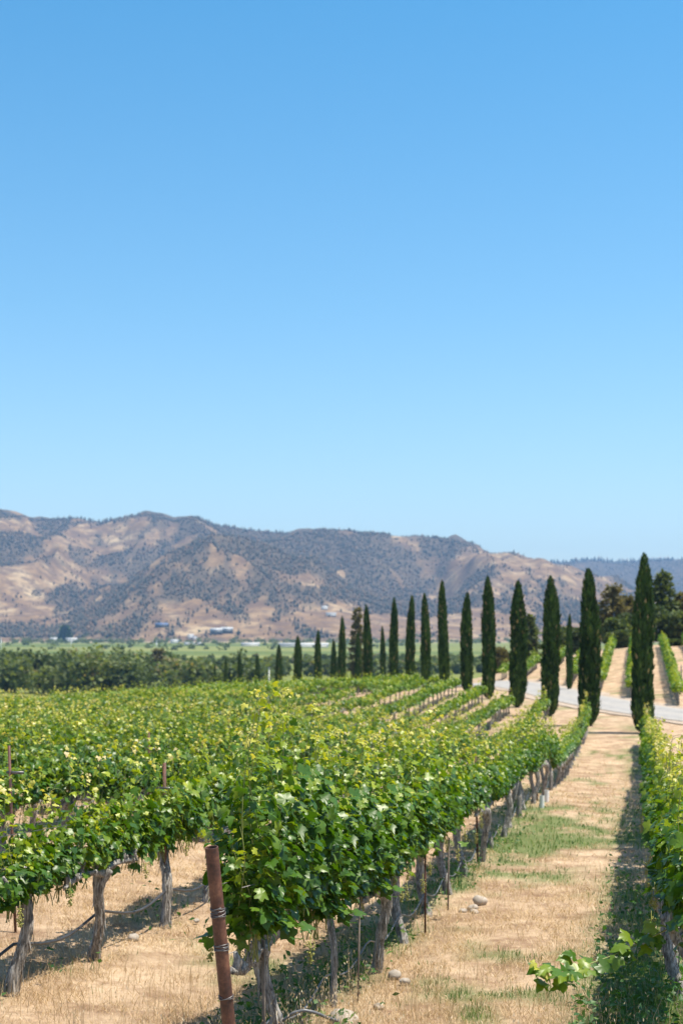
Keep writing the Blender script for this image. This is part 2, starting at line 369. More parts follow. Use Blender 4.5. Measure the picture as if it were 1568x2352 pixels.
# ------------------------------------------------------------------ hills
def ridge_z(ctrl, Yc):
    c = np.array(ctrl, float)
    return lambda px: -(np.interp(px, c[:, 0], c[:, 1])-1450)/3266.7*Yc
back = ridge_z([(-900,1200),(-300,1185),(0,1177),(40,1187),(80,1197),(180,1190),(230,1200),(280,1192),(330,1181),(370,1187),(400,1199),(455,1191),(490,1206),(560,1217),(660,1227),(740,1224),(800,1220),(850,1227),(930,1242),(1000,1247),(1045,1243),(1075,1257),(1130,1277),(1200,1293),(1260,1312),(1330,1340),(1420,1365),(1568,1400),(2400,1440)], 4900)
dome = ridge_z([(-900,1440),(-100,1448),(40,1440),(120,1415),(200,1370),(260,1330),(320,1288),(375,1268),(440,1266),(520,1284),(600,1304),(680,1324),(760,1345),(850,1368),(950,1392),(1050,1408),(1150,1425),(1300,1440),(1568,1446),(2400,1446)], 3650)
leftr = ridge_z([(-900,1250),(-200,1268),(-60,1285),(40,1300),(110,1318),(180,1350),(240,1390),(300,1430),(380,1446),(2400,1446)], 4150)
rightr = ridge_z([(-900,1448),(820,1446),(880,1425),(940,1385),(1000,1352),(1080,1330),(1160,1322),(1240,1330),(1320,1352),(1420,1385),(1568,1405),(2400,1430)], 4150)
farr = ridge_z([(-900,1290),(1000,1310),(1150,1300),(1230,1295),(1300,1291),(1360,1285),(1420,1292),(1480,1288),(1568,1284),(2400,1270)], 7600)
def hz(px, Y):
    u = (px-784)/3266.7; X = u*Y
    def prof(crest, Yc, Y0, Yb, pw=1.15):
        top = crest(px) - VALLEY
        t = np.clip((Y-Y0)/(Yc-Y0), 0, 1); f = t**pw
        f = f*(1-0.25*np.sin(np.pi*t)*0)
        g = 1 - 0.75*sm(Yc, Yb, Y)
        return top*f*g
    gul = fbm(X/380 + 0.7*fbm(X/700, Y/700, 71, 2), Y/1000, 31, 4)
    rid = 1-np.abs(2*gul-1)*1.6
    H = np.stack([prof(back, 4900, 3300, 6200), prof(dome, 3650, 2760, 4500, 0.95), prof(leftr, 4150, 2950, 5000), prof(rightr, 4150, 2950, 5000), prof(farr, 7600, 5600, 8800)])
    k = 26.0
    h = k*np.log(np.sum(np.exp(H/k), 0)) - k*np.log(5)*np.exp(-np.max(H, 0)/60)
    crest_keep = np.maximum.reduce([np.exp(-((Y-4900)/170)**2)*(px < 1230), np.exp(-((Y-7600)/300)**2)*1.0])
    h = h + (rid-0.35)*120*sm(15, 170, h)*(1-crest_keep)*0.9 + (fbm(X/130, Y/160, 41, 3)-0.5)*16*sm(5, 60, h)*(1-crest_keep)
    h = h*sm(2650, 2950, Y)
    return VALLEY + h - 0.6
pxs = np.linspace(-700, 2300, 520)
Yh = np.concatenate([np.linspace(2650, 4300, 130), np.linspace(4310, 5300, 70), np.linspace(5330, 9000, 70)])
PX, YH = np.meshgrid(pxs, Yh)
HZ = hz(PX, YH)
mb = MB(); nx, ny = len(pxs), len(Yh)
I = np.arange(nx*ny).reshape(ny, nx)
XH = (PX-784)/3266.7*YH
def veg(X, Y, px, h):
    """0..1 how wooded the burnt hills are"""
    n = 0.52*fbm(X/300 + 0.5*fbm(X/140, Y/200, 91, 2), Y/520, 51, 4, 0.55) + 0.48*fbm(X/60, Y/170, 57, 4, 0.6)
    v = n + 0.22*np.exp(-(((px-470)/260)**2 + ((Y-3750)/430)**2)) + 0.06*sm(4500, 4900, Y) - 0.07*sm(110, 20, h-VALLEY)
    v = v - 0.06*np.exp(-(((px-1080)/140)**2 + ((Y-4300)/300)**2)) + 0.15*sm(5600, 6300, Y)
    v = v - 0.03*np.exp(-(((px-60)/170)**2 + ((Y-3900)/400)**2))
    return sm(0.36, 0.59, v)
vg = veg(XH, YH, PX, HZ)
mb.add(np.stack([XH, YH, HZ], -1).reshape(-1, 3), np.stack([I[:-1, :-1].ravel(), I[:-1, 1:].ravel(), I[1:, 1:].ravel(), I[1:, :-1].ravel()], 1), vg.ravel())
m, nt, b = newmat('burnt_hills')
pos = N(nt, 'ShaderNodeNewGeometry').outputs['Position']
n1 = noise(nt, 0.012, 6, 0.65, vec=pos); n2 = noise(nt, 0.06, 5, 0.7, vec=pos)
tan_ = ramp(nt, [(0.3, (0.13, 0.076, 0.040)), (0.5, (0.26, 0.168, 0.092)), (0.7, (0.46, 0.35, 0.21))], n1)
dk = ramp(nt, [(0.3, (0.045, 0.040, 0.032)), (0.55, (0.10, 0.078, 0.056)), (0.75, (0.20, 0.140, 0.095))], n2)
vm = math_n(nt, 'ADD', tint_node(nt), math_n(nt, 'MULTIPLY', math_n(nt, 'SUBTRACT', n2, 0.5), 1.5))
vr = ramp(nt, [(0.30, (0, 0, 0)), (0.72, (1, 1, 1))], vm)
n3 = noise(nt, 0.022, 7, 0.75, vec=pos)
br = ramp(nt, [(0.44, (0, 0, 0)), (0.55, (1, 1, 1))], n3)
burnt = mixc(nt, math_n(nt, 'MULTIPLY', br.outputs[0], 0.85), tan_.outputs[0], (0.125, 0.080, 0.056))
nt.links.new(mixc(nt, math_n(nt, 'MULTIPLY', vr.outputs[0], 0.92), burnt, dk.outputs[0]), b.inputs['Base Color'])
b.inputs['Roughness'].default_value = 1.0; b.inputs['Specular IOR Level'].default_value = 0.05
tag(link('hills', mb.mesh('hills', m, True)), 'burnt tan and charcoal hills along the far side of the valley', 'hills', kind='structure')

rng = np.random.default_rng(7)
# trees on the hills: one far-off wood
nT = 230000
tpx = rng.uniform(-250, 1850, nT); tY = np.where(rng.random(nT) < 0.72, rng.uniform(2800, 5000, nT), rng.uniform(5800, 7700, nT))
tX = (tpx-784)/3266.7*tY; tz = hz(tpx, tY)
tv = veg(tX, tY, tpx, tz)
keep = (rng.random(nT) < 0.006 + 0.99*tv**1.9*0.60) & (tz > VALLEY+6)
# skyline fringe
nS = 900
spx = rng.uniform(-100, 1650, nS); sY = np.where(spx > 1215, 7600 + rng.normal(0, 40, nS), 4900 + rng.normal(0, 30, nS))
sX = (spx-784)/3266.7*sY; sz = hz(spx, sY)
tX = np.r_[tX[keep], sX]; tY = np.r_[tY[keep], sY]; tz = np.r_[tz[keep], sz]
nT = len(tX)
th = rng.uniform(3.5, 10, nT)*(1+0.5*(rng.random(nT) < 0.08)); tr = th*rng.uniform(0.18, 0.36, nT)
th[-nS:] = np.where(spx > 1215, rng.uniform(8, 30, nS), rng.uniform(5, 17, nS)); tr[-nS:] = th[-nS:]*rng.uniform(.14, .28, nS)
ang = rng.uniform(0, 6.28, nT)
V = []
for k in range(4):
    a = ang + k*np.pi/2
    V.append(np.stack([tX+np.cos(a)*tr, tY+np.sin(a)*tr, tz+th*rng.uniform(0.10, 0.45, nT)], 1))
V.append(np.stack([tX, tY, tz+th], 1)); V.append(np.stack([tX, tY, tz-1], 1))
V = np.stack(V, 1).reshape(-1, 3)
base = (np.arange(nT)*6)[:, None]
F = np.concatenate([base + np.array([[k, (k+1) % 4, 4]]) for k in range(4)] + [base + np.array([[(k+1) % 4, k, 5]]) for k in range(4)])
mb = MB(); mb.add(V, F, np.repeat(rng.random(nT), 6))
m = leafy('far_tree', [(0.0, (0.040, 0.044, 0.036)), (0.55, (0.078, 0.074, 0.058)), (0.80, (0.09, 0.072, 0.05)), (1.0, (0.20, 0.125, 0.075))], 0, 0.9, spec=0.1)
tag(link('forest', mb.mesh('forest', m)), 'charred and dark green trees dotted over the far hills', 'forest', kind='stuff')

# ------------------------------------------------------------------ foliage building blocks
LEAF_HALF = [(0.06, -0.02), (0.20, -0.17), (0.42, -0.12), (0.40, 0.10), (0.52, 0.20), (0.55, 0.42), (0.38, 0.45), (0.25, 0.52), (0.22, 0.70), (0.11, 0.82)]
LEAF = np.array(LEAF_HALF + [(0.0, 1.0)] + [(-x, y) for x, y in LEAF_HALF[::-1]])
LEAF_S = np.array([(0.05, -0.05), (0.48, 0.0), (0.52, 0.42), (0.22, 0.60), (0.0, 1.0), (-0.22, 0.60), (-0.52, 0.42), (-0.48, 0.0), (-0.05, -0.05)])
def leaves(mb, P, T, Nn, size, tint, rng, outline=LEAF, mi=0):
    """lobed leaves: P petiole ends, T tip directions, Nn face normals"""
    n = len(P); k = len(outline)
    Nn = norm(Nn); T = norm(T - Nn*np.sum(T*Nn, 1, keepdims=True)); B = np.cross(T, Nn)
    ox = outline[:, 0][None, :]*rng.uniform(0.85, 1.15, (n, 1)); oy = outline[:, 1][None, :]*np.ones((n, 1))
    ox = ox + rng.normal(0, 0.025, (n, k)); oy = oy + rng.normal(0, 0.025, (n, k))
    cup = rng.uniform(-0.25, 0.9, (n, 1)); fold = rng.uniform(-0.2, 0.7, (n, 1)); tw = rng.normal(0, 0.32, (n, 1))
    oz = -cup*(ox**2 + (oy-0.3)**2) + fold*(np.abs(ox)*0.5-0.12) + tw*ox*(oy-0.3) + rng.normal(0, 0.03, (n, k))
    s = np.asarray(size)[:, None]
    V = P[:, None, :] + s[..., None]*(ox[..., None]*B[:, None, :] + oy[..., None]*T[:, None, :] + oz[..., None]*Nn[:, None, :])
    C = P + s*(0.3*T + 0*Nn)
    V = np.concatenate([V, C[:, None, :]], 1).reshape(-1, 3)
    a = np.arange(k-1)
    tri = np.stack([np.full(k-1, k), a, a+1], 1)
    tri = np.concatenate([tri, [[k, k-1, 0]]])
    F = (np.arange(n)*(k+1))[:, None, None] + tri[None]
    mb.add(V, F.reshape(-1, 3), np.repeat(tint, k+1), mi)
def sprays(mb, P, D, Nn, length, width, tint, mi=0, bend=0.0):
    """kite shaped leaf sprays"""
    n = len(P); D = norm(D); B = norm(np.cross(D, Nn)); U = np.cross(B, D)
    L = np.asarray(length)[:, None]; W = np.asarray(width)[:, None]
    V = np.stack([P, P + D*L*0.45 + B*W + U*W*0.3, P + D*L, P + D*L*0.45 - B*W + U*W*0.3], 1).reshape(-1, 3)
    b0 = (np.arange(n)*4)[:, None]
    mb.add(V, np.concatenate([b0+np.array([[0, 1, 2]]), b0+np.array([[0, 2, 3]])]), np.repeat(tint, 4), mi)
def rdir(rng, n): return norm(rng.normal(size=(n, 3)))

# ------------------------------------------------------------------ grapevines
VL = 2.06
def trunk_mb(rng, h=0.95, r0=0.062, lean=0.15, twist=0.13):
    mb = MB(); n = 34
    t = np.linspace(0, 1, n)
    ph = rng.uniform(0, 6.28, 4)
    px = lean*np.sin(t*2.2+ph[0]) - lean*np.sin(ph[0]) + twist*0.4*np.sin(t*7+ph[1])*t
    py = lean*0.7*np.sin(t*2.6+ph[2]) - lean*0.7*np.sin(ph[2]) + twist*0.3*np.sin(t*8+ph[3])*t
    pts = np.stack([px, py, -0.12 + t*(h+0.12)], 1)
    rad = r0*(1.0 + 0.55*np.exp(-t*8) - 0.18*np.sin(np.pi*t) + 0.55*np.exp(-((t-1)/0.13)**2))
    sides = 20; ca = rng.uniform(0, 6.28, 8)
    def rf(i, ang):
        tt = t[i]
        r = 1 + 0.10*np.sin(3*ang+ca[0]+tt*2.5) + 0.10*np.sin(7*ang+ca[1]+tt*4) + 0.09*np.sin(11*ang+ca[2]-tt*5+2*np.sin(tt*9))
        return r + 0.05*rng.normal(size=len(ang)) + 0.10*(vnoise(ang*2.0+ca[3]*9, np.full(len(ang), tt*11+ca[4]), 3)-0.5)*2
    tube(mb, pts, rad, sides, 0.5, 0, rf)
    # loose bark strips
    for k in range(26):
        i = rng.integers(4, n-6); a = rng.uniform(0, 6.28); L = rng.uniform(0.06, 0.2)
        o = np.array([math.cos(a), math.sin(a), 0]); w = np.array([-math.sin(a), math.cos(a), 0])*rng.uniform(.004, .010)
        p0 = pts[i] + o*rad[i]*1.02; p1 = p0 - np.array([0, 0, L*0.6]) + o*0.010; p2 = p0 - np.array([0, 0, L]) + o*rng.uniform(.015, .04)
        mb.add([p0-w, p0+w, p1+w, p1-w, p2], [(0, 1, 2, 3)]); mb.F.append((np.array([[3, 2, 4]])+mb.n-5, 0))
    return mb, pts[-1]
def cordon_mb(rng, top, sgn, length):
    mb = MB(); n = 22; t = np.linspace(0, 1, n)
    pts = np.stack([top[0] + sgn*t*length, top[1] + 0.04*np.sin(t*5+rng.uniform(0, 6)) * t, top[2] - 0.05 + 0.05*np.sin(t*4+rng.uniform(0, 6)) + 0.04*t], 1)
    rad = 0.036*(1-0.42*t)*(1+0.25*vnoise(t*9, t*0, int(rng.integers(99))))
    c = rng.uniform(0, 6.28, 4)
    tube(mb, pts, rad, 12, 0.5, 0, lambda i, a: 1+0.14*np.sin(3*a+c[0]+i*.5)+0.12*np.sin(5*a+c[1]-i*.9)+0.09*rng.normal(size=len(a)))
    for k in range(6):                                   # knobbly spurs
        i = int((k+0.7)/6*(n-2)); b0 = pts[i]; hh = rng.uniform(0.06, 0.16)
        q = np.stack([b0+[0, 0, -0.01], b0+[rng.normal(0, .015), rng.normal(0, .015), hh*0.5], b0+[rng.normal(0, .03), rng.normal(0, .03), hh]])
        tube(mb, q, [0.036, 0.031, 0.014], 8, 0.5, 0, lambda i, a: 1+0.2*rng.normal(size=len(a)))
    return mb
def foliage_mb(rng, nleaf=1500, L=VL, top=2.25, wide=1.0, outline=LEAF, lo=0.86, mi_leaf=0, mi_cane=1, size_k=1.0, longs=5, canes=True, ch=0.97):
    mb = MB()
    ns = 26
    bx = np.sort(rng.uniform(-L/2-0.08, L/2+0.08, ns)); kx = rng.uniform(-1, 1, ns)
    P, O, TT, SZ = [], [], [], []
    for j in range(ns):
        H = rng.uniform(0.75, 1.0)*(top-ch)
        H *= 1 - .26*min(1, abs(bx[j])/(L/2))**2.5
        is_long = j % max(1, ns//max(1, longs)) == 2 and longs > 0
        if is_long: H = (top-ch)+rng.uniform(0.10, 0.52)
        flop = rng.uniform(-1, 1)*0.25*wide*(0.35 if is_long else 1.0)
        m_ = 14; t = np.linspace(0, 1, m_)
        yy = flop*(t**1.4) + 0.06*np.sin(t*5+rng.uniform(0, 6))
        drop = abs(flop)*0.45*t**3
        pts = np.stack([bx[j] + kx[j]*0.18*t + 0.03*np.sin(t*6+j), yy, ch - 0.04 + H*t - drop], 1)
        if canes: tube(mb, pts, 0.0055*(1-0.6*t), 4, 0.5, mi_cane, cap=False)
        nn = int(nleaf/ns*0.62)
        tt = rng.uniform(0.0, 1.0, nn)**0.85
        q = np.stack([np.interp(tt, t, pts[:, c]) for c in range(3)], 1)
        w = 0.17*(1-0.62*tt)
        off = np.stack([rng.normal(0, 1, nn)*w*0.8, rng.normal(0, 1, nn)*w*1.1*wide, rng.normal(0, 0.05, nn) - 0.05], 1)
        P.append(q+off); TT.append(tt); O.append(np.sign(off[:, 1])*0.8 + np.sign(q[:, 1])*0.3)
        SZ.append(np.where(tt > 0.88, 0.055, 0.112-0.042*tt))
        if is_long and canes:                             # pale tips and tendrils
            for q_ in range(3):
                p0 = pts[-1 - q_*2]; a = rng.uniform(0, 6.28); s_ = np.linspace(0, 1, 7); Lq = rng.uniform(0.10, 0.22)
                tube(mb, np.stack([p0[0]+np.cos(a)*Lq*s_, p0[1]+np.sin(a)*Lq*s_, p0[2]+Lq*(0.7*s_-0.9*s_**2)], 1), 0.0022, 3, 0.5, mi_cane, cap=False)
            nt_ = 9
            P.append(pts[-1] + rng.normal(0, 0.035, (nt_, 3))); TT.append(np.full(nt_, 1.12)); O.append(rng.choice([-1, 1], nt_)); SZ.append(rng.uniform(.03, .055, nt_))
    nf = int(nleaf*0.38)                                  # outer curtain
    sd = rng.choice([-1.0, 1.0], nf); zz = lo + (top*0.93-lo)*rng.beta(1.15, 1.5, nf)
    hw = (0.13 + 0.25*np.sin(np.clip((zz-lo)/(top-lo), 0, 1)**.75*np.pi))*wide
    xx = rng.uniform(-L/2-0.1, L/2+0.1, nf)
    ex = np.clip(np.abs(xx)/(L/2), 0, 1.1); hw = hw*(1-.30*ex**2.5); zz = lo + (zz-lo)*(1-.22*ex**2.5) + .08*ex**3
    hw = hw*(0.70+0.6*vnoise(xx*2.3+sd*7, zz*2.3, int(rng.integers(1000))))
    P.append(np.stack([xx, sd*hw*rng.uniform(0.7, 1.05, nf), zz], 1)); TT.append(np.clip((zz-lo)/(top-lo), 0, 1)*0.85); O.append(sd); SZ.append(rng.uniform(.08, .122, nf))
    P = np.concatenate(P); TT = np.concatenate(TT); O = np.concatenate(O); SZ = np.concatenate(SZ)*size_k*rng.uniform(0.6, 1.3, len(P))
    P[:, 1] = np.clip(P[:, 1], -.52*wide, .52*wide)
    hang = P[:, 2] < lo + .04 - 0.10*(rng.random(len(P)) < .15)
    P = P[~hang]; TT = TT[~hang]; O = O[~hang]; SZ = SZ[~hang]; n = len(P)
    Nn = np.stack([rng.normal(0, 0.45, n), O*rng.uniform(0.1, 1.0, n), rng.uniform(0.15, 1.2, n)], 1) + 0.25*rng.normal(size=(n, 3))
    Tip = np.stack([rng.normal(0, 0.5, n), O*0.35 + rng.normal(0, 0.3, n), -rng.uniform(0.3, 1.0, n)], 1)
    up = rng.random(n) < 0.12
    Tip[up, 2] *= -0.5
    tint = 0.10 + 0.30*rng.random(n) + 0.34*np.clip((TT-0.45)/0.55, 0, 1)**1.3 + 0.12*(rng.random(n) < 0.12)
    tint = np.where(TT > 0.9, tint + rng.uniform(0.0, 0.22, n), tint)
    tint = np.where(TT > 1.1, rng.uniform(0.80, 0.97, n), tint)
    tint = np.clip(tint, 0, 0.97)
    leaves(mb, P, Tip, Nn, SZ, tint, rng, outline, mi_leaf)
    return mb

rv = np.random.default_rng(21)
TRUNKS = []
for k in range(6):
    t_mb, top = trunk_mb(rv, rv.uniform(0.90, 1.0), rv.uniform(0.050, 0.063))
    TRUNKS.append((t_mb.mesh('trunk', M['bark'], True), [cordon_mb(rv, top, sg, VL/2-0.06).mesh('cordon', M['bark'], True) for sg in (-1, 1)]))
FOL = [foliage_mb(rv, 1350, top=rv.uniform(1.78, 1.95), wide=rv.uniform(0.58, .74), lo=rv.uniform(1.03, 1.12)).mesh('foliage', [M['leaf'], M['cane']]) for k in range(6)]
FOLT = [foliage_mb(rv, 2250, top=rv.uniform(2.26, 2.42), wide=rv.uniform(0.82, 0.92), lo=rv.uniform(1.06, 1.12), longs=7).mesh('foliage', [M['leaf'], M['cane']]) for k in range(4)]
# whole-vine meshes for vines too small in the photo to show their parts
FARV = []
for k in range(6):
    fm = foliage_mb(rv, 640, top=rv.uniform(1.45, 1.62), wide=rv.uniform(0.55, .72), outline=LEAF_S, size_k=1.3, mi_leaf=0, mi_cane=1, lo=rv.uniform(.80, .92), longs=3, ch=.88)
    tm, top = trunk_mb(rv, 0.86, 0.055)
    for (Ff, mi_), in zip(tm.F): pass
    off = fm.n
    fm.V += tm.V; fm.T += tm.T; fm.F += [(Ff+off, 2) for Ff, _ in tm.F]; fm.n += tm.n
    for sg in (-1, 1):
        cm = cordon_mb(rv, top, sg, VL/2); off = fm.n
        fm.V += cm.V; fm.T += cm.T; fm.F += [(Ff+off, 2) for Ff, _ in cm.F]; fm.n += cm.n
    FARV.append(fm.mesh('grapevine', [M['leaf'], M['cane'], M['bark']]))
# flower clusters
def cluster_mesh(rng):
    mb = MB(); n = 60
    t = rng.random(n); P = np.stack([rng.normal(0, 1, n)*0.022*(1-0.6*t), rng.normal(0, 1, n)*0.022*(1-0.6*t), -0.16*t], 1)
    o = np.array([(1,0,0),(-1,0,0),(0,1,0),(0,-1,0),(0,0,1),(0,0,-1)])*0.008
    V = (P[:, None]+o[None]).reshape(-1, 3)
    Ft = np.array([(0,2,4),(2,1,4),(1,3,4),(3,0,4),(2,0,5),(1,2,5),(3,1,5),(0,3,5)])
    mb.add(V, ((np.arange(n)*6)[:, None, None]+Ft[None]).reshape(-1, 3))
    tube(mb, [(0, 0, 0.06), (0, 0, -0.14)], 0.003, 4)
    return mb.mesh('grape_cluster', M['clus'])
M['clus'] = simple('green_buds', (0.30, 0.30, 0.07), 0.5, 0, 0.35, 40)
CLUS = [cluster_mesh(rv) for k in range(3)]

ORD = ['first','second','third','fourth','fifth','sixth','seventh','eighth','ninth','tenth','eleventh','twelfth','thirteenth','fourteenth','fifteenth','sixteenth','seventeenth','eighteenth','nineteenth','twentieth',
       'twenty-first','twenty-second','twenty-third','twenty-fourth','twenty-fifth','twenty-sixth','twenty-seventh','twenty-eighth','twenty-ninth','thirtieth','thirty-first','thirty-second','thirty-third','thirty-fourth','thirty-fifth','thirty-sixth','thirty-seventh','thirty-eighth','thirty-ninth','fortieth']
def s_end(p): return float(np.interp(-p, [-0.4, 2.74, 5.44, 8.14, 10.84, 13.54, 16.24, 18.94, 21.64, 24.34, 27.04, 29.74, 35.1, 45, 70], [75, 80.5, 87.5, 95.5, 103, 111, 118, 125.5, 133, 140, 147, 154, 165, 182, 205]))
S0 = {0: 11.2, 1: 10.66, 2: 11.75, 3: 19.65 - 2.06*2}
vines = []                                                # (distance, row, order, X, Y)
rr = random.Random(4)
for k, p in enumerate(ROWS):
    s = S0.get(k, 9 + rr.uniform(0, 2)); e = s_end(p) - 2.0
    lst = []
    while s < e:
        X, Y = sp(s, p + rr.uniform(-.05, .05)*(k > 1)); u = X/Y
        if -0.262 < u < 0.262 and Y > 9: lst.append((math.hypot(X, Y), k, X, Y, s))
        s += 2.06 + rr.uniform(-.06, .06)
    for j, v in enumerate(lst): vines.append((v[0], k, j, v[2], v[3], v[4]))
# beyond the road
beyond = []
for k, p in enumerate([10.8, 8.1, 5.4, 2.7, -0.5, -2.95] + [-5.6-2.7*q for q in range(5)]):
    s = 70.0 + rr.uniform(0, 2)
    while s < 175:
        X, Y = sp(s, p); rx = road_x(Y)
        lim = 168 if p > -6 else 168 + (p+6)*2.2
        if X > rx + 3.6 and abs(X/Y) < 0.262 and Y < lim: beyond.append((X, Y))
        s += 2.06
vines.sort()
NEAR_N = 300
near, rest = vines[:NEAR_N], vines[NEAR_N:]
row_name = lambda k: 'row across the lane from the rusty post' if k == 0 else ('row that starts at the rusty post' if k == 1 else f'{ORD[k-2]} row left of the rusty post row')
special = {(1, 0): 'big leafy grapevine with thick grey trunk right behind the rusty end post',
           (1, 1): 'young thin-trunked replanted grapevine standing beside the pale boxy rock',
           (2, 0): 'grapevine with slanting grey trunk at the left picture edge beside black hose',
           (2, 1): 'grapevine with crooked trunk between two black hose loops, knobbly arm bare below leaves',
           (2, 2): 'grapevine just left of the rusty post with weeds shading its foot',
           (0, 0): 'grapevine trailing one long leafy cane over the straw at bottom right'}
for i, (d, k, j, X, Y, s) in enumerate(near):
    z = g1(X, Y) - 0.02
    rz = math.pi/2 - A + (math.pi if rr.random() < .5 else 0) + rr.uniform(-.04, .04)
    sc = rr.uniform(0.88, 1.06)
    lab = special.get((k, j), f'grapevine {ORD[j]} from the near end of the {row_name(k)}')
    if d < 47:
        v = empty('grapevine', (X, Y, z), rz)
        tr_me, co = TRUNKS[rr.randrange(6)]
        young = (k, j) == (1, 1)
        ss = 0.55 if young else 1.0
        o = link('trunk', tr_me, v); o.scale = (ss, ss, 1)
        for c_me in co:
            o = link('cordon', c_me, v)
            if young: o.scale = (0.5, 0.6, 1)
        tall = (k == 1 and j < 5)
        fo = link('foliage', FOLT[rr.randrange(4)] if tall else FOL[rr.randrange(6)], v)
        fo.scale = (1.04, 1, sc*(0.9 if k == 2 and j < 2 else 1))
        if k == 2 and j < 4: fo.scale.z *= 1.14; fo.location.z = -.20
        if (k, j) == (2, 0): fo.scale.x = 0.92
        if (k, j) == (1, 0): fo.scale = (1.0, 1.0, 1.02); fo.location.x = 0.08 if math.cos(rz-(math.pi/2-A)) > 0 else -0.08
        if d < 24 and not young:
            for c in range(5 if d < 17 else 3):
                cl = link('grape_cluster', CLUS[c % 3], v, (rr.uniform(-.9, .9), rr.choice((-1, 1))*rr.uniform(.2, .38), rr.uniform(.85, 1.1)), rr.uniform(0, 6))
    else:
        v = link('grapevine', FARV[rr.randrange(6)], None, (X, Y, z), rz); endk = 1.0 + (.25 if k == 0 else .18)*float(sm(s_end(ROWS[k])-12, s_end(ROWS[k])-3, s)); v.scale = (1.05, 1.1 if endk > 1.05 else 1, sc*endk)
    tag(v, lab, 'grapevine', 'grapevines in the rows')
# the long cane trailing from the nearest vine across the lane
v00 = next(o for o in COL.objects if o.get('label', '').startswith('grapevine trailing'))
cmb = MB()
cp = np.array([pix(1560, 2120, 10.9), pix(1500, 2150, 10.7), pix(1455, 2172, 10.55), pix(1405, 2195, 10.4), pix(1350, 2215, 10.3), pix(1290, 2232, 10.25), pix(1240, 2225, 10.2), pix(1213, 2216, 10.2)])
dd = np.linspace(0, 1, len(cp)); tt = np.linspace(0, 1, 24); cpp = np.stack([np.interp(tt, dd, cp[:, c]) for c in range(3)], 1)
tube(cmb, cpp, 0.006*(1-0.6*tt), 5, 0.5, 1, cap=False)
nl = 46; tq = rv.uniform(0.05, 0.93, nl); q = np.stack([np.interp(tq, dd, cp[:, c]) for c in range(3)], 1) + rv.normal(0, 0.055, (nl, 3))
leaves(cmb, q, np.stack([-0.6+rv.normal(0, .5, nl), rv.normal(-.3, .4, nl), rv.normal(-.5, .3, nl)], 1), np.stack([rv.normal(.1, .35, nl), rv.normal(-.4, .3, nl), rv.uniform(.5, 1, nl)], 1), np.where(tq > .85, .06, .115)*rv.uniform(.8, 1.15, nl), np.clip(.2+.3*rv.random(nl)+.4*(tq > .82), 0, .9), rv)
co_ = link('cane', cmb.mesh('cane', [M['leaf'], M['cane']]), v00)
bpy.context.view_layer.update(); co_.matrix_parent_inverse = v00.matrix_world.inverted()

# the rest of the vineyard: past three hundred vines, one object
mb = MB(); rf_ = np.random.default_rng(5)
lib = []
for k in range(6):
    fm = foliage_mb(rf_, 330, top=1.48, wide=.78, outline=LEAF_S, size_k=1.6, canes=False, lo=0.76, longs=3, ch=.82)
    tube(fm, [(0, 0, -.1), (rf_.normal(0, .03), rf_.normal(0, .03), .4), (0, 0, .82)], [.07, .05, .055], 6, 0.5, 1)
    tube(fm, [(-1, 0, .8), (0, 0, .76), (1, 0, .8)], [.03, .045, .03], 5, 0.5, 1)
    lib.append((np.concatenate(fm.V), np.concatenate(fm.T), fm.F))
for q_, (X, Y) in enumerate([(v[3], v[4]) for v in rest] + beyond):
    big = 1.18 if q_ >= len(rest) else 1.0
    if X < 8 and (vnoise(X*.16+3, Y*.09, 77) > .78 or rf_.random() < .06): continue
    V0, T0, F0 = lib[rf_.integers(6)]
    a = math.pi/2 - A + (math.pi if rf_.random() < .5 else 0); c_, s_ = math.cos(a), math.sin(a)
    yw = V0[:, 1]*(1.25 if big > 1 else 1.0)
    V = np.stack([V0[:, 0]*c_-yw*s_+X, V0[:, 0]*s_+yw*c_+Y, V0[:, 2]*rf_.uniform(.82, 1.10)*big+g1(X, Y)], 1)
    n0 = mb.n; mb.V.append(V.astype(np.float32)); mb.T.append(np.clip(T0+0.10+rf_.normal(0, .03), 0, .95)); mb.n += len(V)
    mb.F += [(F_+n0, mi_) for F_, mi_ in F0]
tag(link('vineyard', mb.mesh('vineyard', [M['leaf'], M['bark']])), 'distant leafy vine rows over the crest and beyond the road', 'vineyard', 'grapevines in the rows', 'stuff')
print('vines', len(near), len(rest), len(beyond), 'last near', near[-1][0])

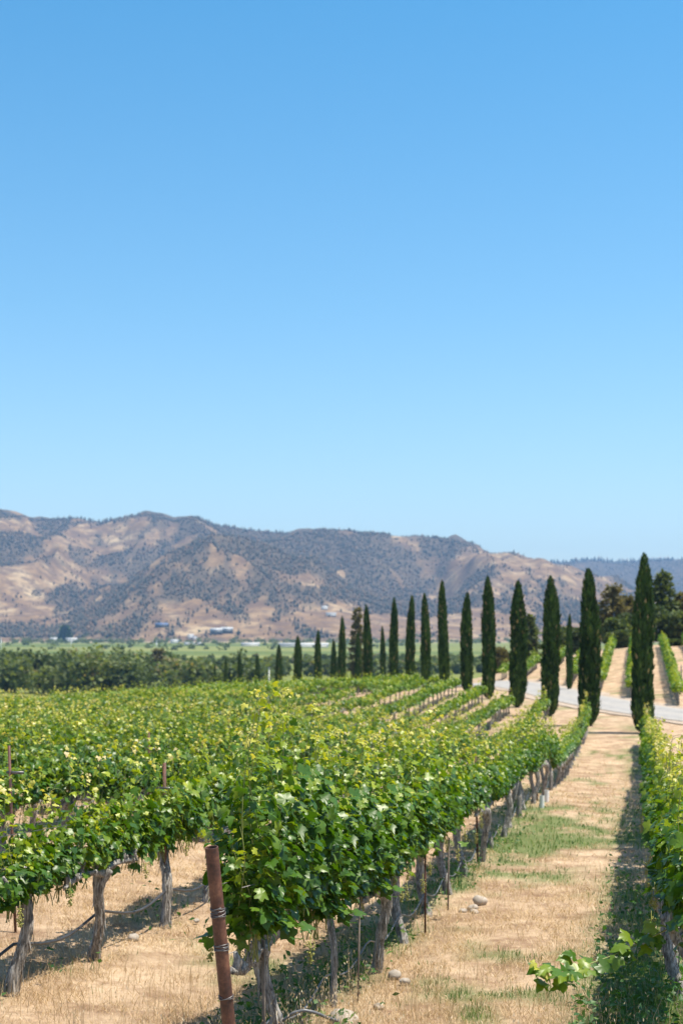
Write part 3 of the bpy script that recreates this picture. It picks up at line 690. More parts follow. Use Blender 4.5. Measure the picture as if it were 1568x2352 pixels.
# ------------------------------------------------------------------ cypresses
def cypress_mesh(seed, H=9.3, Rm=0.62, split=False, n=6500):
    rng = np.random.default_rng(seed); mb = MB()
    prof_t = [0, .03, .12, .35, .6, .78, .9, .97, 1]; prof_r = [.55, .80, .94, 1.0, .92, .73, .49, .25, .04]
    def spire(H, Rm, cx, cy_, n, z0=0.12):
        rr_ = lambda t: np.interp(t, prof_t, prof_r)*Rm
        tz = np.linspace(0.0, 0.985, 30)
        pts = np.stack([cx+0.05*np.sin(tz*6+seed), cy_+0.05*np.cos(tz*5+seed), z0+tz*(H-z0)], 1)
        tube(mb, pts, rr_(tz)*0.80, 14, 0.05, 0, lambda i, a: 1+0.12*(vnoise(a*1.5+seed, np.full(len(a), i*.4), seed)-.5))  # solid dark core, added inside the sprays to block light
        t = rng.random(n*2); acc = rng.random(n*2) < rr_(t)/Rm*0.9+0.1; t = t[acc][:n]; k = len(t)
        a = rng.uniform(0, 6.2832, k)
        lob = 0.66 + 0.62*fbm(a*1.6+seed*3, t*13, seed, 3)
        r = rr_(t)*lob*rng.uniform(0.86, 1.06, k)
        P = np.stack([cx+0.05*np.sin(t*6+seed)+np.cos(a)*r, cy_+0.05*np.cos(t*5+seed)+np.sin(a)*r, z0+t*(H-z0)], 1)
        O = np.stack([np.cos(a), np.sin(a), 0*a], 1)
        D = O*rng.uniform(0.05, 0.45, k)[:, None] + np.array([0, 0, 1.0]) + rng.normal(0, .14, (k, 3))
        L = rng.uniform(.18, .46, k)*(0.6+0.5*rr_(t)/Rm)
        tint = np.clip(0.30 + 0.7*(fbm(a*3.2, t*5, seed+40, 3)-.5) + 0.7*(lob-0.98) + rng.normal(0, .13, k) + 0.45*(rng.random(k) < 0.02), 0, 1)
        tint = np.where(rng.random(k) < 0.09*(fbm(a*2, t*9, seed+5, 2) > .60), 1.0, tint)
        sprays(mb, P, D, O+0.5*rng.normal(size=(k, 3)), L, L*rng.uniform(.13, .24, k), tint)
    spire(H, Rm, 0, 0, n)
    if split: spire(H*0.93, Rm*0.55, Rm*0.42, 0.0, n//3, z0=H*0.35)
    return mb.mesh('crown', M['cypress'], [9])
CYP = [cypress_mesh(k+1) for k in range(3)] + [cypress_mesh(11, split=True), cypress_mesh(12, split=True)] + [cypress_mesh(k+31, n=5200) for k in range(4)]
mb = MB(); tube(mb, [(0, 0, -0.4), (0, 0, 0.3), (0.02, 0, 1.2)], [.17, .13, .09], 10); CTR = mb.mesh('trunk', M['treebark'], True)
# px, top py, width px, Y, variant
cyl = [(1475,1270,52,77.0,0),(1353,1303,52,81.8,1),(1262,1322,44,89.5,3),(1187,1332,42,97.9,2),(1122,1322,34,105.5,4),(1070,1360,32,114.6,0),(1019,1332,27,121.6,1),(977,1362,25,129.7,2),(941,1366,24,138,0),(905,1372,23,145,1),
       (845,1388,23,159.8,2),(785,1415,20,172,0),(730,1447,19,184.6,1),(682,1460,21,196,3),(638,1480,19,207,2),(590,1503,15,217,0),(551,1497,15,225,1),(518,1510,12,232,2),(494,1520,9,240,0),
       (1306,1410,19,117,1),(880,1438,15,180,2),(822,1452,17,186,0),(765,1468,17,192,1)]
names = {0: 'tallest dark cypress, standing at the end of the lane beside the road', 1: 'broad dark cypress with brown flecked flank, next to the tallest one',
         2: 'dark cypress with a split double tip, third along the roadside line', 3: 'full blunt-topped dark cypress, fourth along the roadside line', 4: 'dark cypress with a small side spire at its top, fifth along the roadside line',
         13: 'short cypress with brown patch and ragged top, fourteenth along the roadside line', 18: 'smallest cypress peeping above the vine crest at the far end of the line',
         19: 'lone slim young cypress standing across the road on dry straw', 20: 'low slim cypress between the tenth and eleventh tall ones, across the road',
         21: 'low slim cypress between the eleventh and twelfth tall ones, across the road', 22: 'low blunt cypress touching the flank of the twelfth tall one, across the road'}
for i, (px, py, w, Y, vr_) in enumerate(cyl):
    X, _, zt = pix(px, py, Y); zb = g1(X, Y) - 0.05; H = zt - zb
    c = empty('cypress_tree', (X, Y, zb), rr.uniform(0, 6.28) if vr_ < 3 else rr.uniform(-.3, .3))
    o = link('crown', CYP[vr_ if i < 5 or vr_ > 2 else (0, 1, 2, 5, 6, 7, 8)[(i*5) % 7]], c); wid = (w/3266.7*Y-.14)/(2*0.62)*.92
    o.scale = (wid, wid, H/9.45); o.rotation_euler = (rr.uniform(-.02, .02), rr.uniform(-.02, .02), 0)
    link('trunk', CTR, c)
    tag(c, names.get(i, f'dark columnar cypress, {ORD[i]} along the curving roadside line'), 'cypress', 'cypresses along the road')

# ------------------------------------------------------------------ broadleaf trees and conifers
def limb_trunk(mb, H, r, rng, frac=0.55, nl=5):
    tube(mb, [(0, 0, -.5), (0.03*H*.3, 0, H*.2), (rng.normal(0, .03)*H, rng.normal(0, .03)*H, H*frac)], [r*1.3, r, r*.5], 9)
    for k in range(nl):
        a = rng.uniform(0, 6.28); z = H*rng.uniform(.22, .5)
        e = np.array([math.cos(a)*H*.25, math.sin(a)*H*.25, z+H*rng.uniform(.12, .3)])
        tube(mb, [(0, 0, z), e*np.array([.5, .5, 1])+np.array([0, 0, -.05*H]), e], [r*.45, r*.3, r*.12], 6)
def oak_mesh(rng, H, W, n, leaf, nlobes=16, lo=0.2, mat='oak'):
    mb = MB(); per = n//nlobes
    for k in range(nlobes):
        t = rng.uniform(lo+.1, .88); a = rng.uniform(0, 6.28)
        env = math.sqrt(max(0.05, 1-((t-.52)/.5)**2))*W/2
        rl = rng.uniform(.16, .27)*min(W, H)
        c = np.array([math.cos(a)*env*rng.uniform(.2, .75), math.sin(a)*env*rng.uniform(.2, .75), H*t])
        D = rdir(rng, per); D[:, 2] = np.where(D[:, 2] < -.3, -D[:, 2]*.6, D[:, 2])
        P = c + D*rl*(rng.uniform(.55, 1.08, per)[:, None])*np.array([1.1, 1.1, .8])
        sprays(mb, P, rdir(rng, per)*.8+D*.6, D+.7*rng.normal(size=(per, 3)), leaf*rng.uniform(.7, 1.5, per), leaf*rng.uniform(.3, .6, per), np.clip(rng.uniform(.1, .5)+rng.normal(0, .18, per), 0, 1))
    return mb.mesh('crown', M[mat])
def conifer_mesh(rng, H, W, n, leaf, mat='oak', lo=0.12, open_=0.5):
    mb = MB(); nb = 46
    for k in range(nb):
        t = lo + (1-lo)*(k+rng.random())/nb; a = k*2.4+rng.normal(0, .3)
        L = W/2*(1-t)**.75*rng.uniform(.6, 1.1)+.04*W; per = max(6, int(n/nb*(L/(W/2)+.25)))
        s_ = rng.uniform(.15, 1, per)**.7
        P = np.stack([np.cos(a)*L*s_, np.sin(a)*L*s_, H*t + L*(.18*s_-.28*s_**2)], 1) + rng.normal(0, 1, (per, 3))*np.array([.10, .10, .06])*W*.5*open_
        D = np.stack([np.cos(a)*np.ones(per), np.sin(a)*np.ones(per), rng.uniform(-.3, .6, per)], 1)+.5*rng.normal(size=(per, 3))
        sprays(mb, P, D, rdir(rng, per)+[0, 0, .6], leaf*rng.uniform(.8, 1.6, per), leaf*rng.uniform(.2, .45, per), np.clip(.3+rng.normal(0, .2, per), 0, 1))
    return mb.mesh('crown', M[mat])
rt = np.random.default_rng(77)
def plant_tree(name, px, pytop, Y, wpx, kind, label, cat, mat='oak', n=3600, base=None, lo=.2, group=None):
    X, _, zt = pix(px, pytop, Y); zb = (g1(X, Y) if base is None else base); H = zt-zb; W = wpx/3266.7*Y
    t = empty(name, (X, Y, zb), rt.uniform(0, 6.28))
    leaf = max(.46, Y*.0026)
    if kind == 'oak': me = oak_mesh(rt, H, W, n, leaf, 18, lo, mat)
    else: me = conifer_mesh(rt, H, W, n, leaf, mat, lo, .9 if kind == 'pine' else .5)
    link('crown', me, t)
    mb = MB(); limb_trunk(mb, H, max(.18, H*.018), rt, .93 if kind != 'oak' else .6, 5 if kind == 'oak' else 3)
    link('trunk', mb.mesh('trunk', M['treebark'], True), t)
    tag(t, label, cat, group)
g2 = 'trees behind the far vine block'
plant_tree('oak_tree', 1415, 1422, 178, 82, 'oak', 'round bright green oak at the head of the lane across the road', 'tree', lo=.05, group=g2)
plant_tree('oak_tree', 1432, 1452, 174, 56, 'oak', 'low bushy green oak in front of the round one at the lane head', 'tree', lo=.02, group=g2)
plant_tree('oak_tree', 1455, 1415, 184, 76, 'oak', 'dark oak half hidden by the tallest cypress', 'tree', lo=.05, group=g2)
plant_tree('pine_tree', 1405, 1348, 200, 108, 'pine', 'tall brownish pine with open wispy crown beside the second cypress', 'tree', 'brownleaf', group=g2)
plant_tree('pine_tree', 1442, 1372, 206, 66, 'fir', 'thin browned conifer between the brownish pine and the tallest cypress', 'tree', 'brownleaf', group=g2)
plant_tree('pine_tree', 1520, 1316, 190, 100, 'pine', 'tall dark conifer with layered branches beside the tallest cypress', 'tree', n=4200, lo=.25, group=g2)
plant_tree('oak_tree', 1525, 1398, 186, 118, 'oak', 'dark green oak mass under the layered conifer', 'tree', lo=.03, group=g2)
plant_tree('pine_tree', 1562, 1366, 195, 70, 'fir', 'brownish conifer cut by the right picture edge', 'tree', 'brownleaf', group=g2)
plant_tree('oak_tree', 1572, 1410, 182, 96, 'oak', 'dark oak cut by the right picture edge', 'tree', lo=.03, group=g2)
plant_tree('shrub', 1540, 1476, 170, 74, 'oak', 'low grey green shrub at the foot of the layered conifer', 'shrub', lo=.0, group=g2)
plant_tree('pine_tree', 1217, 1416, 215, 54, 'pine', 'small dark conifer seen between the third and fourth cypresses', 'tree', lo=.05, group=g2)
plant_tree('oak_tree', 1290, 1440, 200, 80, 'oak', 'dark oak behind the lone slim cypress', 'tree', lo=.03, group=g2)
plant_tree('oak_tree', 1335, 1446, 196, 72, 'oak', 'dark oak filling the gap between lone cypress and broad cypress', 'tree', lo=.03, group=g2)
plant_tree('oak_tree', 1150, 1490, 230, 40, 'oak', 'small brownish bush between the fourth and fifth cypresses', 'tree', 'brownleaf', lo=.0, group=g2)
plant_tree('pine_tree', 820, 1400, 320, 40, 'fir', 'pale brown conifer rising between the eleventh and twelfth cypresses', 'tree', 'brownleaf')
# valley trees one can tell apart
g3 = 'tall trees of the valley wood'
plant_tree('valley_tree', 365, 1494, 560, 66, 'pine', 'tallest brown green tree of the valley wood, rising above the field edge', 'tree', 'brownleaf', 3000, VALLEY, .05, g3)
plant_tree('valley_tree', 22, 1512, 520, 44, 'fir', 'rusty brown conifer near the left picture edge in the valley wood', 'tree', 'brownleaf', 2500, VALLEY, .05, g3)
plant_tree('valley_tree', 102, 1522, 500, 40, 'fir', 'brown pointed conifer at the front of the valley wood', 'tree', 'brownleaf', 2500, VALLEY, .05, g3)
plant_tree('valley_tree', 122, 1540, 480, 36, 'fir', 'low brown conifer in front of the pointed one in the valley wood', 'tree', 'brownleaf', 2500, VALLEY, .05, g3)
plant_tree('valley_tree', 290, 1508, 620, 60, 'oak', 'broad grey green tree left of the tallest valley tree', 'tree', 'oak', 2500, VALLEY, .05, g3)
plant_tree('valley_conifer', 150, 1440, 2650, 22, 'fir', 'single dark blue green conifer beside the white farmhouses', 'tree', 'cypress', 1400, VALLEY, .05)

# wooded belt in the valley: one mass
mb = MB(); nW = 400
wx = rt.uniform(-140, 1200, nW); wY = 430+530*rt.random(nW)**1.6
wY = np.where(wx > 620, rt.uniform(620, 960, nW), wY)
order = np.argsort(-wY)
for i in order:
    Y = wY[i]; px = wx[i]
    lim = np.interp(px, [0, 100, 300, 450, 620, 800, 1200], [1500, 1502, 1500, 1512, 1512, 1518, 1518])
    X = (px-784)/3266.7*Y; ht = min((1450-lim)/3266.7*Y - VALLEY, 15.5)*rt.choice([.5, .7, .85, 1.0, 1.0, 1.12])*rt.uniform(.9, 1.06); ht = max(ht, 4.5); W = ht*rt.uniform(.8, 1.25)
    n = 420; nl_ = 9; c0 = rt.uniform(.05, .80)
    for q in range(nl_):
        per = n//nl_; t = rt.uniform(.2, .85); a = rt.uniform(0, 6.28); r_ = W*.36*math.sqrt(max(.1, 1-((t-.45)/.55)**2))
        c = np.array([X+math.cos(a)*r_*rt.uniform(.2, 1), Y+math.sin(a)*r_*rt.uniform(.2, 1), VALLEY+ht*t])
        D = rdir(rt, per); P = c + D*W*.2*rt.uniform(.5, 1.05, per)[:, None]
        sprays(mb, P, rdir(rt, per)+D*.5, D+.6*rt.normal(size=(per, 3)), rt.uniform(.9, 1.9, per), rt.uniform(.4, .8, per), np.clip(c0+rt.normal(0, .12, per)+.1*D[:, 2], 0, 1))
tag(link('woodland', mb.mesh('woodland', M['oak'])), 'belt of grey green oaks along the valley floor beyond the vine crest', 'woodland', kind='stuff')
# hedges and scrub at the foot of the hills
mb = MB()
for i in range(420):
    px = rt.uniform(-100, 1300); Y = rt.uniform(1500, 2950) if rt.random() < .3 else rt.uniform(2350, 2900); X = (px-784)/3266.7*Y; r_ = rt.uniform(2, 5.5); n = 30
    D = rdir(rt, n); P = np.array([X, Y, max(VALLEY, float(hz(np.array([px]), np.array([Y]))[0]))+r_*.6]) + D*r_*np.array([1.3, 1.3, .9])*rt.uniform(.5, 1, n)[:, None]
    sprays(mb, P, rdir(rt, n), D+.4*rt.normal(size=(n, 3)), rt.uniform(2, 4, n), rt.uniform(1, 1.8, n), np.clip(rt.uniform(.1, .6)+rt.normal(0, .1, n), 0, 1))
tag(link('scrub', mb.mesh('scrub', M['oak'])), 'dark bushes scattered along the foot of the hills', 'scrub', kind='stuff')

# ------------------------------------------------------------------ far buildings
def house(name, px, py, Y, w, d, h, roof, label, cat='house', wall='white_wall', rz=0.0, pitch=.35, grp=None):
    X = (px-784)/3266.7*Y; z = float(hz(np.array([px]), np.array([Y]))[0]) if Y > 2650 else VALLEY
    z = max(z, VALLEY) - .3
    e = empty(name, (X, Y, z), rz)
    mb = MB(); boxm(mb, (-w/2, -d/2, 0), (w/2, d/2, h)); link('wall', mb.mesh('wall', M[wall]), e)
    mb = MB(); o = .5; r_ = d*pitch
    mb.add([(-w/2-o, -d/2-o, h+.01), (w/2+o, -d/2-o, h+.01), (w/2+o, d/2+o, h+.01), (-w/2-o, d/2+o, h+.01), (-w/2-o, 0, h+r_), (w/2+o, 0, h+r_)],
           [(0, 1, 5, 4), (2, 3, 4, 5), (0, 3, 2, 1)]); mb.F.append((np.array([[0, 4, 3], [1, 2, 5]])+mb.n-6, 0))
    link('roof', mb.mesh('roof', M[roof]), e)
    tag(e, label, cat, grp)
house('farmhouse', 124, 1467, 2600, 12, 9, 6, 'pale_roof', 'small white farmhouse just left of the dark valley conifer')
house('farmhouse', 165, 1467, 2600, 20, 10, 5, 'pale_roof', 'wider white farmhouse just right of the dark valley conifer')
house('barn', 372, 1459, 2900, 26, 12, 4, 'blue_roof', 'low barn with blue roof at the foot of the dark hill', 'barn', 'darkpanel')
house('farmhouse', 438, 1459, 2800, 11, 9, 7, 'pale_roof', 'small white house left of the long dark winery')
house('farmhouse', 448, 1460, 2790, 8, 8, 5, 'grey_roof', 'tiny pale house beside the white house near the winery')
house('winery', 497, 1457, 2850, 24, 14, 7, 'pale_roof', 'dark walled winery wing with pale roof on the green slope', 'winery', 'darkpanel')
house('winery', 521, 1457, 2860, 24, 14, 7, 'pale_roof', 'dark walled winery wing nearer the cypresses with pale roof', 'winery', 'darkpanel')
house('shed', 401, 1477, 2350, 12, 8, 4, 'pale_roof', 'small white shed standing alone in the green valley field', 'shed')
for q, (px, w) in enumerate([(432, 10), (447, 12), (459, 9)]):
    house('shed', px, 1482, 2050, w, 6, 2.4, 'pale_roof', ['low white shed, first of three in a line across the field', 'longest of three low white sheds in a line across the field', 'low white shed, last of three in a line across the field'][q], 'shed', grp='white sheds across the field')
house('greenhouse', 697, 1487, 1780, 62, 9, 2.6, 'pale_roof', 'long white greenhouse roof behind the row of small cypresses', 'greenhouse')
house('greenhouse', 575, 1485, 1900, 24, 8, 2.4, 'pale_roof', 'short white greenhouse beside the tan strip in the valley', 'greenhouse')
house('farmhouse', 745, 1425, 3150, 14, 10, 5, 'pale_roof', 'pale house part way up the hill above the greenhouse')
house('farmhouse', 760, 1432, 3090, 22, 10, 5, 'grey_roof', 'long pale house just below the hillside house')
house('shed', 1163, 1531, 152, 4.6, 3.0, 1.5, 'grey_roof', 'pale grey low shed glimpsed beside the fourth cypress beyond the road', 'shed', pitch=.12)
# pale poles in the field
for px, pt, Y, lab in [(164, 1470, 1750, 'slim pale pole in the field below the two white farmhouses'), (360, 1473, 1650, 'slim pale pole behind the tallest valley tree'), (3, 1468, 1500, 'slim pale pole at the left picture edge in the valley field'), (618, 1536, 330, 'short pale pole just beyond the vine crest among small cypresses')]:
    X, _, zt = pix(px, pt, Y); zb = g1(X, Y); e = empty('field_pole', (X, Y, zb)); H = zt-zb
    mb = MB(); tube(mb, [(0, 0, -.3), (0, 0, H)], [.0003*Y, .00024*Y], 8); link('shaft', mb.mesh('shaft', M['whiteplastic'], True), e)
    mb = MB(); boxm(mb, (-.0005*Y, -.0004*Y, H), (.0005*Y, .0004*Y, H+.0008*Y)); link('cap', mb.mesh('cap', M['grey_roof']), e)
    tag(e, lab, 'pole', 'pale poles in the valley')

# ------------------------------------------------------------------ trellis: end post, stakes, wires, hoses
def ring_mb(r, n_turn, pitch, th, seed=0):
    mb = MB(); t = np.linspace(0, 1, 26*n_turn); a = t*2*np.pi*n_turn+seed
    tube(mb, np.stack([np.cos(a)*r*(1+.03*np.sin(a*3)), np.sin(a)*r*(1+.03*np.sin(a*3)), t*n_turn*pitch+.006*np.sin(a*1.7)], 1), th, 6); return mb
base = np.array([pix(551, 2478, 9.55)[0], 9.55, g1(-.69, 9.55)-.25]); topp = np.array(pix(486, 1946, 9.32))
post = empty('end_post', tuple(base)); ax = topp-base; Lp = np.linalg.norm(ax); qrot = Vector(ax).to_track_quat('Z', 'Y')
post.rotation_mode = 'QUATERNION'; post.rotation_quaternion = qrot
mb = MB(); ro, ri = .0445, .037; sd = 28; a = np.linspace(0, 2*np.pi, sd, endpoint=False); c = np.stack([np.cos(a), np.sin(a)], 1)
zs = np.linspace(0, Lp, 12)
V = np.concatenate([np.concatenate([c*ro, np.full((sd, 1), z)], 1) for z in zs] + [np.concatenate([c*ri, np.full((sd, 1), Lp)], 1), np.concatenate([c*ri, np.full((sd, 1), Lp-.6)], 1)])
i0 = np.arange(sd); i1 = (i0+1) % sd
mb.add(V, np.concatenate([np.stack([k*sd+i0, k*sd+i1, (k+1)*sd+i1, (k+1)*sd+i0], 1) for k in range(13)]))
link('pipe', mb.mesh('pipe', M['rust'], [9]), post)
for (fy, nt_) in ((2092, 3), (2104, 3), (2182, 5), (2292, 2)):
    dv = topp-base
    f = ((1450-fy)*base[1]-3266.7*base[2])/(3266.7*dv[2]-(1450-fy)*dv[1])
    mbr = ring_mb(ro+.004, nt_, .0085, .0035, fy)
    link('wire_wrap', mbr.mesh('wire_wrap', M['wire'], True), post, (0, 0, f*Lp))
tag(post, 'leaning rusty steel pipe end post wrapped with wire in front of the vines', 'post')

def row_curve(k, s0, s1, h, step=.5, sag=0.0, dp=0.0, seed=0, jit=0.0):
    s = np.arange(s0, s1, step); X, Y = sp(s, ROWS[k]+dp); z = gz(X, Y)+h
    ph = (s - S0.get(k, 9.0))/2.06
    z = z - sag*np.abs(np.sin(np.pi*ph))**1.3 + jit*(fbm(s*.35, s*0, seed, 2)-.5)
    X = X + jit*.4*(fbm(s*.45, s*0+9, seed+3, 2)-.5)
    return np.stack([X, Y, z], 1)
rown = {1: 'row starting at the rusty post', 2: 'first row left of the rusty post row', 3: 'second row left of the rusty post row', 4: 'third row left of the rusty post row'}
for k in (1, 2, 3, 4):
    for h, dp, w_ in ((.96, 0, 'wire at arm height'), (1.42, .10, 'upper wire on lane side'), (1.42, -.10, 'upper wire on far side')):
        mb = MB(); s0_ = 9.35 if k == 1 else 9
        tube(mb, row_curve(k, s0_, 70, h, 1.0, 0, dp), .0028, 4)
        tag(link('trellis_wire', mb.mesh('trellis_wire', M['wire'])), f'thin {w_}, {rown[k]}', 'wire', 'trellis wires')
    mb = MB(); tube(mb, row_curve(k, 10.4 if k == 1 else 8.5, 60, .46 if k != 1 else .26, .25, .14, -.05 if k == 1 else .06, 40+k, .22 if k != 1 else .10), .015 if k != 1 else .009, 7)
    tag(link('drip_hose', mb.mesh('drip_hose', M['blackhose' if k == 2 else 'greyhose'], True)), ('black' if k == 2 else 'grey') + f' drip hose slung between trunks in the {rown[k]}', 'hose', 'drip hoses')
# grey loop of hose on the ground at the front
mb = MB(); t = np.linspace(0, 1, 20); lp = np.array([pix(650, 2345, 10.75), pix(672, 2327, 10.7), pix(697, 2320, 10.7), pix(722, 2325, 10.72), pix(748, 2336, 10.8), pix(775, 2345, 10.9)])
tube(mb, np.stack([np.interp(t, np.linspace(0, 1, 6), lp[:, c]) for c in range(3)], 1), .012, 8)
tag(link('hose_loop', mb.mesh('hose_loop', M['greyhose'], True)), 'short shiny grey hose loop arching beside the front trunk', 'hose')
def stake(px, py_top, Y, h, r, mat, label, arm=False, dz=0, grp=None):
    X, _, zt = pix(px, py_top, Y); zb = g1(X, Y)-.1
    e = empty('trellis_stake', (X, Y, zb), math.pi/2-A); H = zt-zb
    mb = MB(); lean = rr.uniform(-.03, .03)
    # T-section steel
    boxm(mb, (-r, -r*.25, 0), (r, r*.25, H)); boxm(mb, (-r*.25, r*.26, 0), (r*.25, r*1.3, H))
    o = link('shaft', mb.mesh('shaft', M[mat]), e); o.rotation_euler = (lean, lean*.5, 0)
    if arm:
        mb = MB(); boxm(mb, (-.020-r, -.10, H-.31), (-r-.003, .10, H-.28)); link('crossarm', mb.mesh('crossarm', M['wire']), e)
    tag(e, label, 'stake', grp)
gs = 'trellis stakes'
stake(38, 1712, 15.6, 2, .016, 'rust', 'rusty trellis stake with crossarm poking from leaves at the left picture edge', True, grp=gs)
stake(381, 1752, 16.66, 2, .022, 'rust', 'rusty trellis stake with crossarm just left of the big front vine', True, grp=gs)
stake(347, 1680, 24.3, 2, .022, 'rust', 'taller looking dark trellis stake with crossarm standing above the leaves', True, grp=gs)
stake(1098, 1728, 25.0, 2, .022, 'rust', 'rusty trellis stake with crossarm rising behind the middle of the post row', True, grp=gs)
stake(1234, 1700, 38.5, 2, .022, 'rust', 'rusty trellis stake above the white grow tubes', False, grp=gs)
stake(608, 2110, 10.72, 1, .016, 'stakewood', 'grey wooden stake propped beside the front trunk', grp=gs)
stake(822, 2060, 13.2, 1, .010, 'stakewood', 'thin grey stake between the young replant and the second old trunk', grp=gs)
stake(977, 1950, 17.6, 1, .014, 'rust', 'dark rusty stake beside a leaning trunk in the post row', grp=gs)
stake(1029, 1925, 19.6, 1, .014, 'stakewood', 'pale wooden stake near the rock pile in the post row', grp=gs)
stake(1565, 1528, 108, 2, .07, 'stakewood', 'brown wooden row end post across the road at the right picture edge', grp=gs)
# grow tubes
for px, py0, py1, Y, lab in [(1243, 1860, 1827, 36.0, 'wider white grow tube at the foot of the post row'), (1254, 1845, 1815, 37.8, 'slimmer white grow tube behind the wider one')]:
    X, _, z1 = pix(px, py1, Y); zb = g1(X, Y)-.03
    mb = MB(); tube(mb, [(0, 0, 0), (.01, 0, z1-zb)], .062, 14, cap=False); tube(mb, [(0, 0, 0), (.01, 0, z1-zb)], .056, 14, cap=False)
    tag(link('grow_tube', mb.mesh('grow_tube', M['whiteplastic'], True), None, (X, Y, zb)), lab, 'grow tube', 'white grow tubes')
# rocks
def rock(px, py, Y, w, label, grp='pale rocks under the vines'):
    X = (px-784)/3266.7*Y; z = g1(X, Y); mb = MB()
    nu, nv = 14, 10; U, Vv = np.meshgrid(np.linspace(0, 2*np.pi, nu, endpoint=False), np.linspace(.05, np.pi-.05, nv))
    sd = rr.randrange(999); d = np.stack([np.cos(U)*np.sin(Vv), np.sin(U)*np.sin(Vv), np.cos(Vv)], -1)
    rad = .72+.55*vnoise(d[..., 0]*1.7+sd, d[..., 1]*1.7+d[..., 2]*1.3, sd)
    V = (d*rad[..., None]*np.array([w*.55, w*.5, w*.40])).reshape(-1, 3); I = np.arange(nu*nv).reshape(nv, nu); J = np.roll(I, -1, 1)
    mb.add(V, np.stack([I[:-1].ravel(), I[1:].ravel(), J[1:].ravel(), J[:-1].ravel()], 1))
    mb.F.append((np.array([list(range(nu))]), 0)); mb.F.append((np.array([[nu*(nv-1)+q for q in range(nu)][::-1]]), 0))
    o = link('rock', mb.mesh('rock', M['rock']), None, (X, Y, z+w*.16), rr.uniform(0, 6)); tag(o, label, 'rock', grp)
rock(791, 2258, 12.3, .24, 'largest pale boxy rock behind the young replanted vine')
rock(1102, 2026, 20.2, .20, 'large pale rock on the lane edge pile by the vine feet')
rock(1085, 2032, 19.6, .14, 'round pale rock in the lane edge pile nearest the trunk')
rock(1088, 2050, 19.3, .11, 'small pale rock at the front of the lane edge pile')
rock(1062, 2042, 19.4, .10, 'small tan rock tucked against the trunk beside the pile')
rock(905, 2180, 14.6, .14, 'tan stone at the foot of the second old trunk in the post row')
rock(930, 2195, 14.3, .10, 'little tan stone on straw just lane side of the second old trunk')
rock(870, 2262, 13.0, .09, 'small pale stone in straw lane side of the pale boxy rock')
rock(308, 2145, 15.6, .12, 'flat tan stone under the first row left of the post row')
rock(452, 2106, 17.0, .07, 'tiny white stone on the straw just left of the rusty post')

# ------------------------------------------------------------------ grass and straw
rg = np.random.default_rng(99)
def scatter(n, ymin, ymax, pw):
    u = rg.uniform(-0.27, 0.27, n); t = rg.random(n)
    Y = (ymin**(1-pw) + t*(ymax**(1-pw)-ymin**(1-pw)))**(1/(1-pw))
    return u*Y, Y
def blades(mb, X, Y, h, w, leanv, tint, z0=-.015):
    n = len(X); z = gz(X, Y) + (fbm(X*1.3, Y*1.3, 3, 3)-.5)*.09 + z0
    a = rg.uniform(0, 6.2832, n); b_ = rg.uniform(0, 6.2832, n)
    B = np.stack([np.cos(b_), np.sin(b_), 0*b_], 1)*w[:, None]; P = np.stack([X, Y, z], 1)
    L = np.stack([np.cos(a), np.sin(a), 0*a], 1)
    mid = P + L*(leanv*h*.35)[:, None]; mid[:, 2] += h*.6*np.sqrt(np.clip(1-leanv**2*.6, .05, 1))
    tip = P + L*(leanv*h)[:, None]; tip[:, 2] += h*np.sqrt(np.clip(1-leanv**2, .02, 1))
    V = np.stack([P-B, P+B, mid+B*.7, mid-B*.7, tip], 1).reshape(-1, 3); b0 = (np.arange(n)*5)[:, None]
    T = np.repeat(np.clip(tint, 0, 1), 5)
    n0 = mb.n; mb.add(V, b0+np.array([[0, 1, 2, 3]]), T); mb.F.append((b0+np.array([[3, 2, 4]])+n0, 0))
def not_road(X, Y): return ~(np.abs(X-road_x(Y)) < 3.0)
mb = MB()
X, Y = scatter(190000, 9.6, 90, 1.7); g = greenness(X, Y); k = (rg.random(len(X)) > g*.9) & not_road(X, Y) & (rg.random(len(X)) < .12+.9*sm(.36, .62, fbm(X*1.5, Y*1.1, 44, 5, .6))); X, Y = X[k], Y[k]; n = len(X); f = np.clip(Y/13, 1, 3)
blades(mb, X, Y, rg.uniform(.04, .15, n)*f**.3, rg.uniform(.0014, .0032, n)*f, np.where(rg.random(n) < .88, 1-rg.uniform(0, .02, n), rg.uniform(.5, .95, n)), np.where(rg.random(n) < .2, rg.uniform(0, .25, n), .15+.6*fbm(X*.8, Y*.8, 61, 3)+rg.normal(0, .2, n)))
X, Y = scatter(9000, 9.6, 34, 2.0); cl = fbm(X*1.1, Y*1.1, 88, 3); s_, p_ = to_sp(X, Y); k = (rg.random(len(X)) < sm(.42, .62, cl)+.15); X, Y = X[k], Y[k]; n = len(X)
blades(mb, X, Y, rg.uniform(.12, .34, n), rg.uniform(.0014, .0026, n), rg.uniform(.05, .5, n), .25+rg.random(n)*.5)
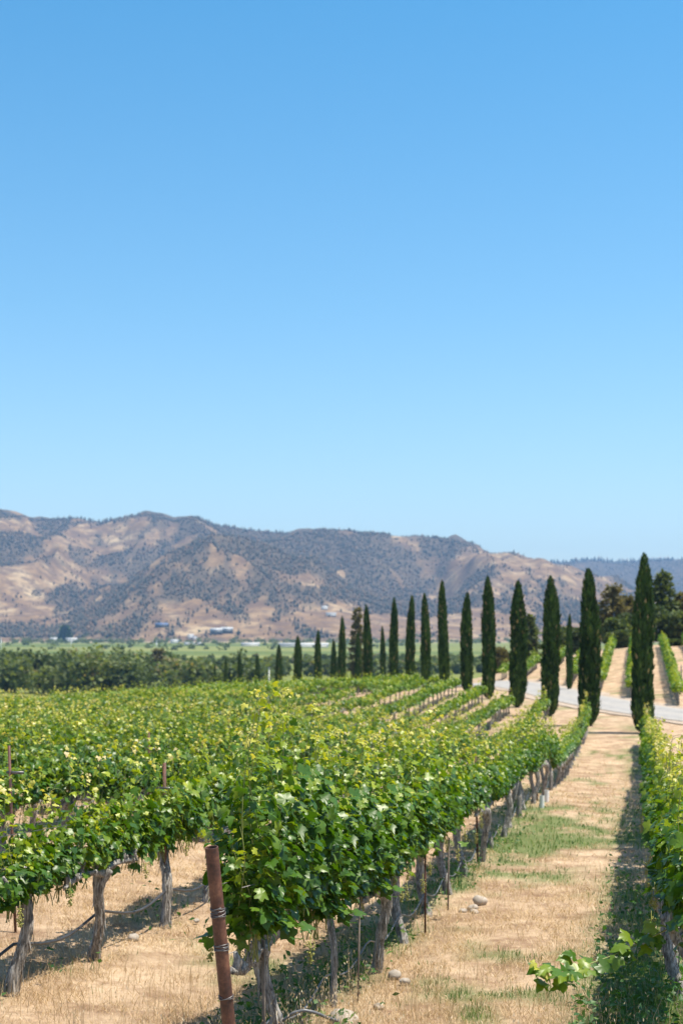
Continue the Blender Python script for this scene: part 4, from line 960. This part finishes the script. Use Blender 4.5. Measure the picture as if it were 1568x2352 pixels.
# tall wild oats near the post and the front trunk, with nodding seed heads
cx = np.r_[rg.normal(-.75, .25, 60), rg.normal(-.05, .35, 90), rg.normal(.6, .5, 50), rg.uniform(-2.4, 2.4, 60)]; cyv = np.r_[rg.normal(9.5, .2, 60), rg.normal(11.0, .6, 90), rg.normal(12.5, 1, 50), rg.uniform(9.6, 10.6, 60)]
hh = rg.uniform(.3, .62, len(cx)); blades(mb, cx, cyv, hh, np.full(len(cx), .0022), rg.uniform(.05, .4, len(cx)), .45+rg.random(len(cx))*.4)
zc = gz(cx, cyv)
for q in range(len(cx)):
    m_ = 7; P = np.stack([cx[q]+rg.normal(0, .05, m_), cyv[q]+rg.normal(0, .05, m_), zc[q]+hh[q]*rg.uniform(.6, 1.02, m_)], 1)
    sprays(mb, P, np.stack([rg.normal(0, .4, m_), rg.normal(0, .4, m_), -np.ones(m_)], 1), rdir(rg, m_), rg.uniform(.022, .04, m_), np.full(m_, .004), rg.uniform(.6, 1, m_))
tag(link('dry_grass', mb.mesh('dry_grass', M['dryblade'])), 'pale dry straw and wild oats covering the vineyard lanes', 'dry grass', kind='stuff')
mb = MB()
X, Y = scatter(100000, 9.6, 70, 1.6); g = greenness(X, Y); s_, p_ = to_sp(X, Y); rw = np.exp(-(np.min(np.abs(p_[:, None]+.2-np.array(ROWS[:7])[None]), 1)/.5)**2); k = (rg.random(len(X)) < g**1.2*(.30+.7*fbm(X*3, Y*3, 31, 2)*1.3)) & not_road(X, Y); X, Y, rw = X[k], Y[k], rw[k]; n = len(X); f = np.clip(Y/13, 1, 3.2)
blades(mb, X, Y, rg.uniform(.03, .10, n)*f**.2*(1+.9*rw), rg.uniform(.0022, .0045, n)*f, rg.uniform(.1, .85, n), .1+.7*fbm(X*.9, Y*.9, 66, 3)+rg.normal(0, .15, n))
# broad-leaved weeds under the rows
X, Y = scatter(26000, 9.8, 50, 1.8); g = greenness(X, Y); s_, p_ = to_sp(X, Y)
nearrow = np.min(np.abs(p_[:, None]+.2-np.array(ROWS[:7])[None]), 1) < .75
k = (rg.random(len(X)) < g) & nearrow; X, Y = X[k], Y[k]; n = len(X)
P = np.stack([X, Y, gz(X, Y)+rg.uniform(.01, .24, n)], 1)
sprays(mb, P, np.stack([rg.normal(0, 1, n), rg.normal(0, 1, n), rg.normal(.3, .4, n)], 1), rdir(rg, n)+[0, 0, 1], rg.uniform(.04, .10, n), rg.uniform(.012, .03, n), np.clip(rg.normal(.3, .18, n), 0, 1))
tag(link('green_weeds', mb.mesh('green_weeds', M['greenblade'])), 'green grass and weeds under the vines and in the lane', 'weeds', kind='stuff')

# ------------------------------------------------------------------ haze (air between here and the hills)
mb = MB(); boxm(mb, (-6500, -300, -24), (6500, 9500, 560))
m = bpy.data.materials.new('haze'); m.use_nodes = True; nt = m.node_tree
nt.nodes.remove(nt.nodes['Principled BSDF'])
pv = N(nt, 'ShaderNodeVolumePrincipled'); pv.inputs['Density'].default_value = 0.000085
pv.inputs['Color'].default_value = (0.33, 0.61, 1.0, 1); pv.inputs['Anisotropy'].default_value = 0.15
nt.links.new(pv.outputs[0], nt.nodes['Material Output'].inputs['Volume'])
tag(link('haze', mb.mesh('haze', m)), 'thin blue summer haze in the valley air', 'haze', kind='stuff')
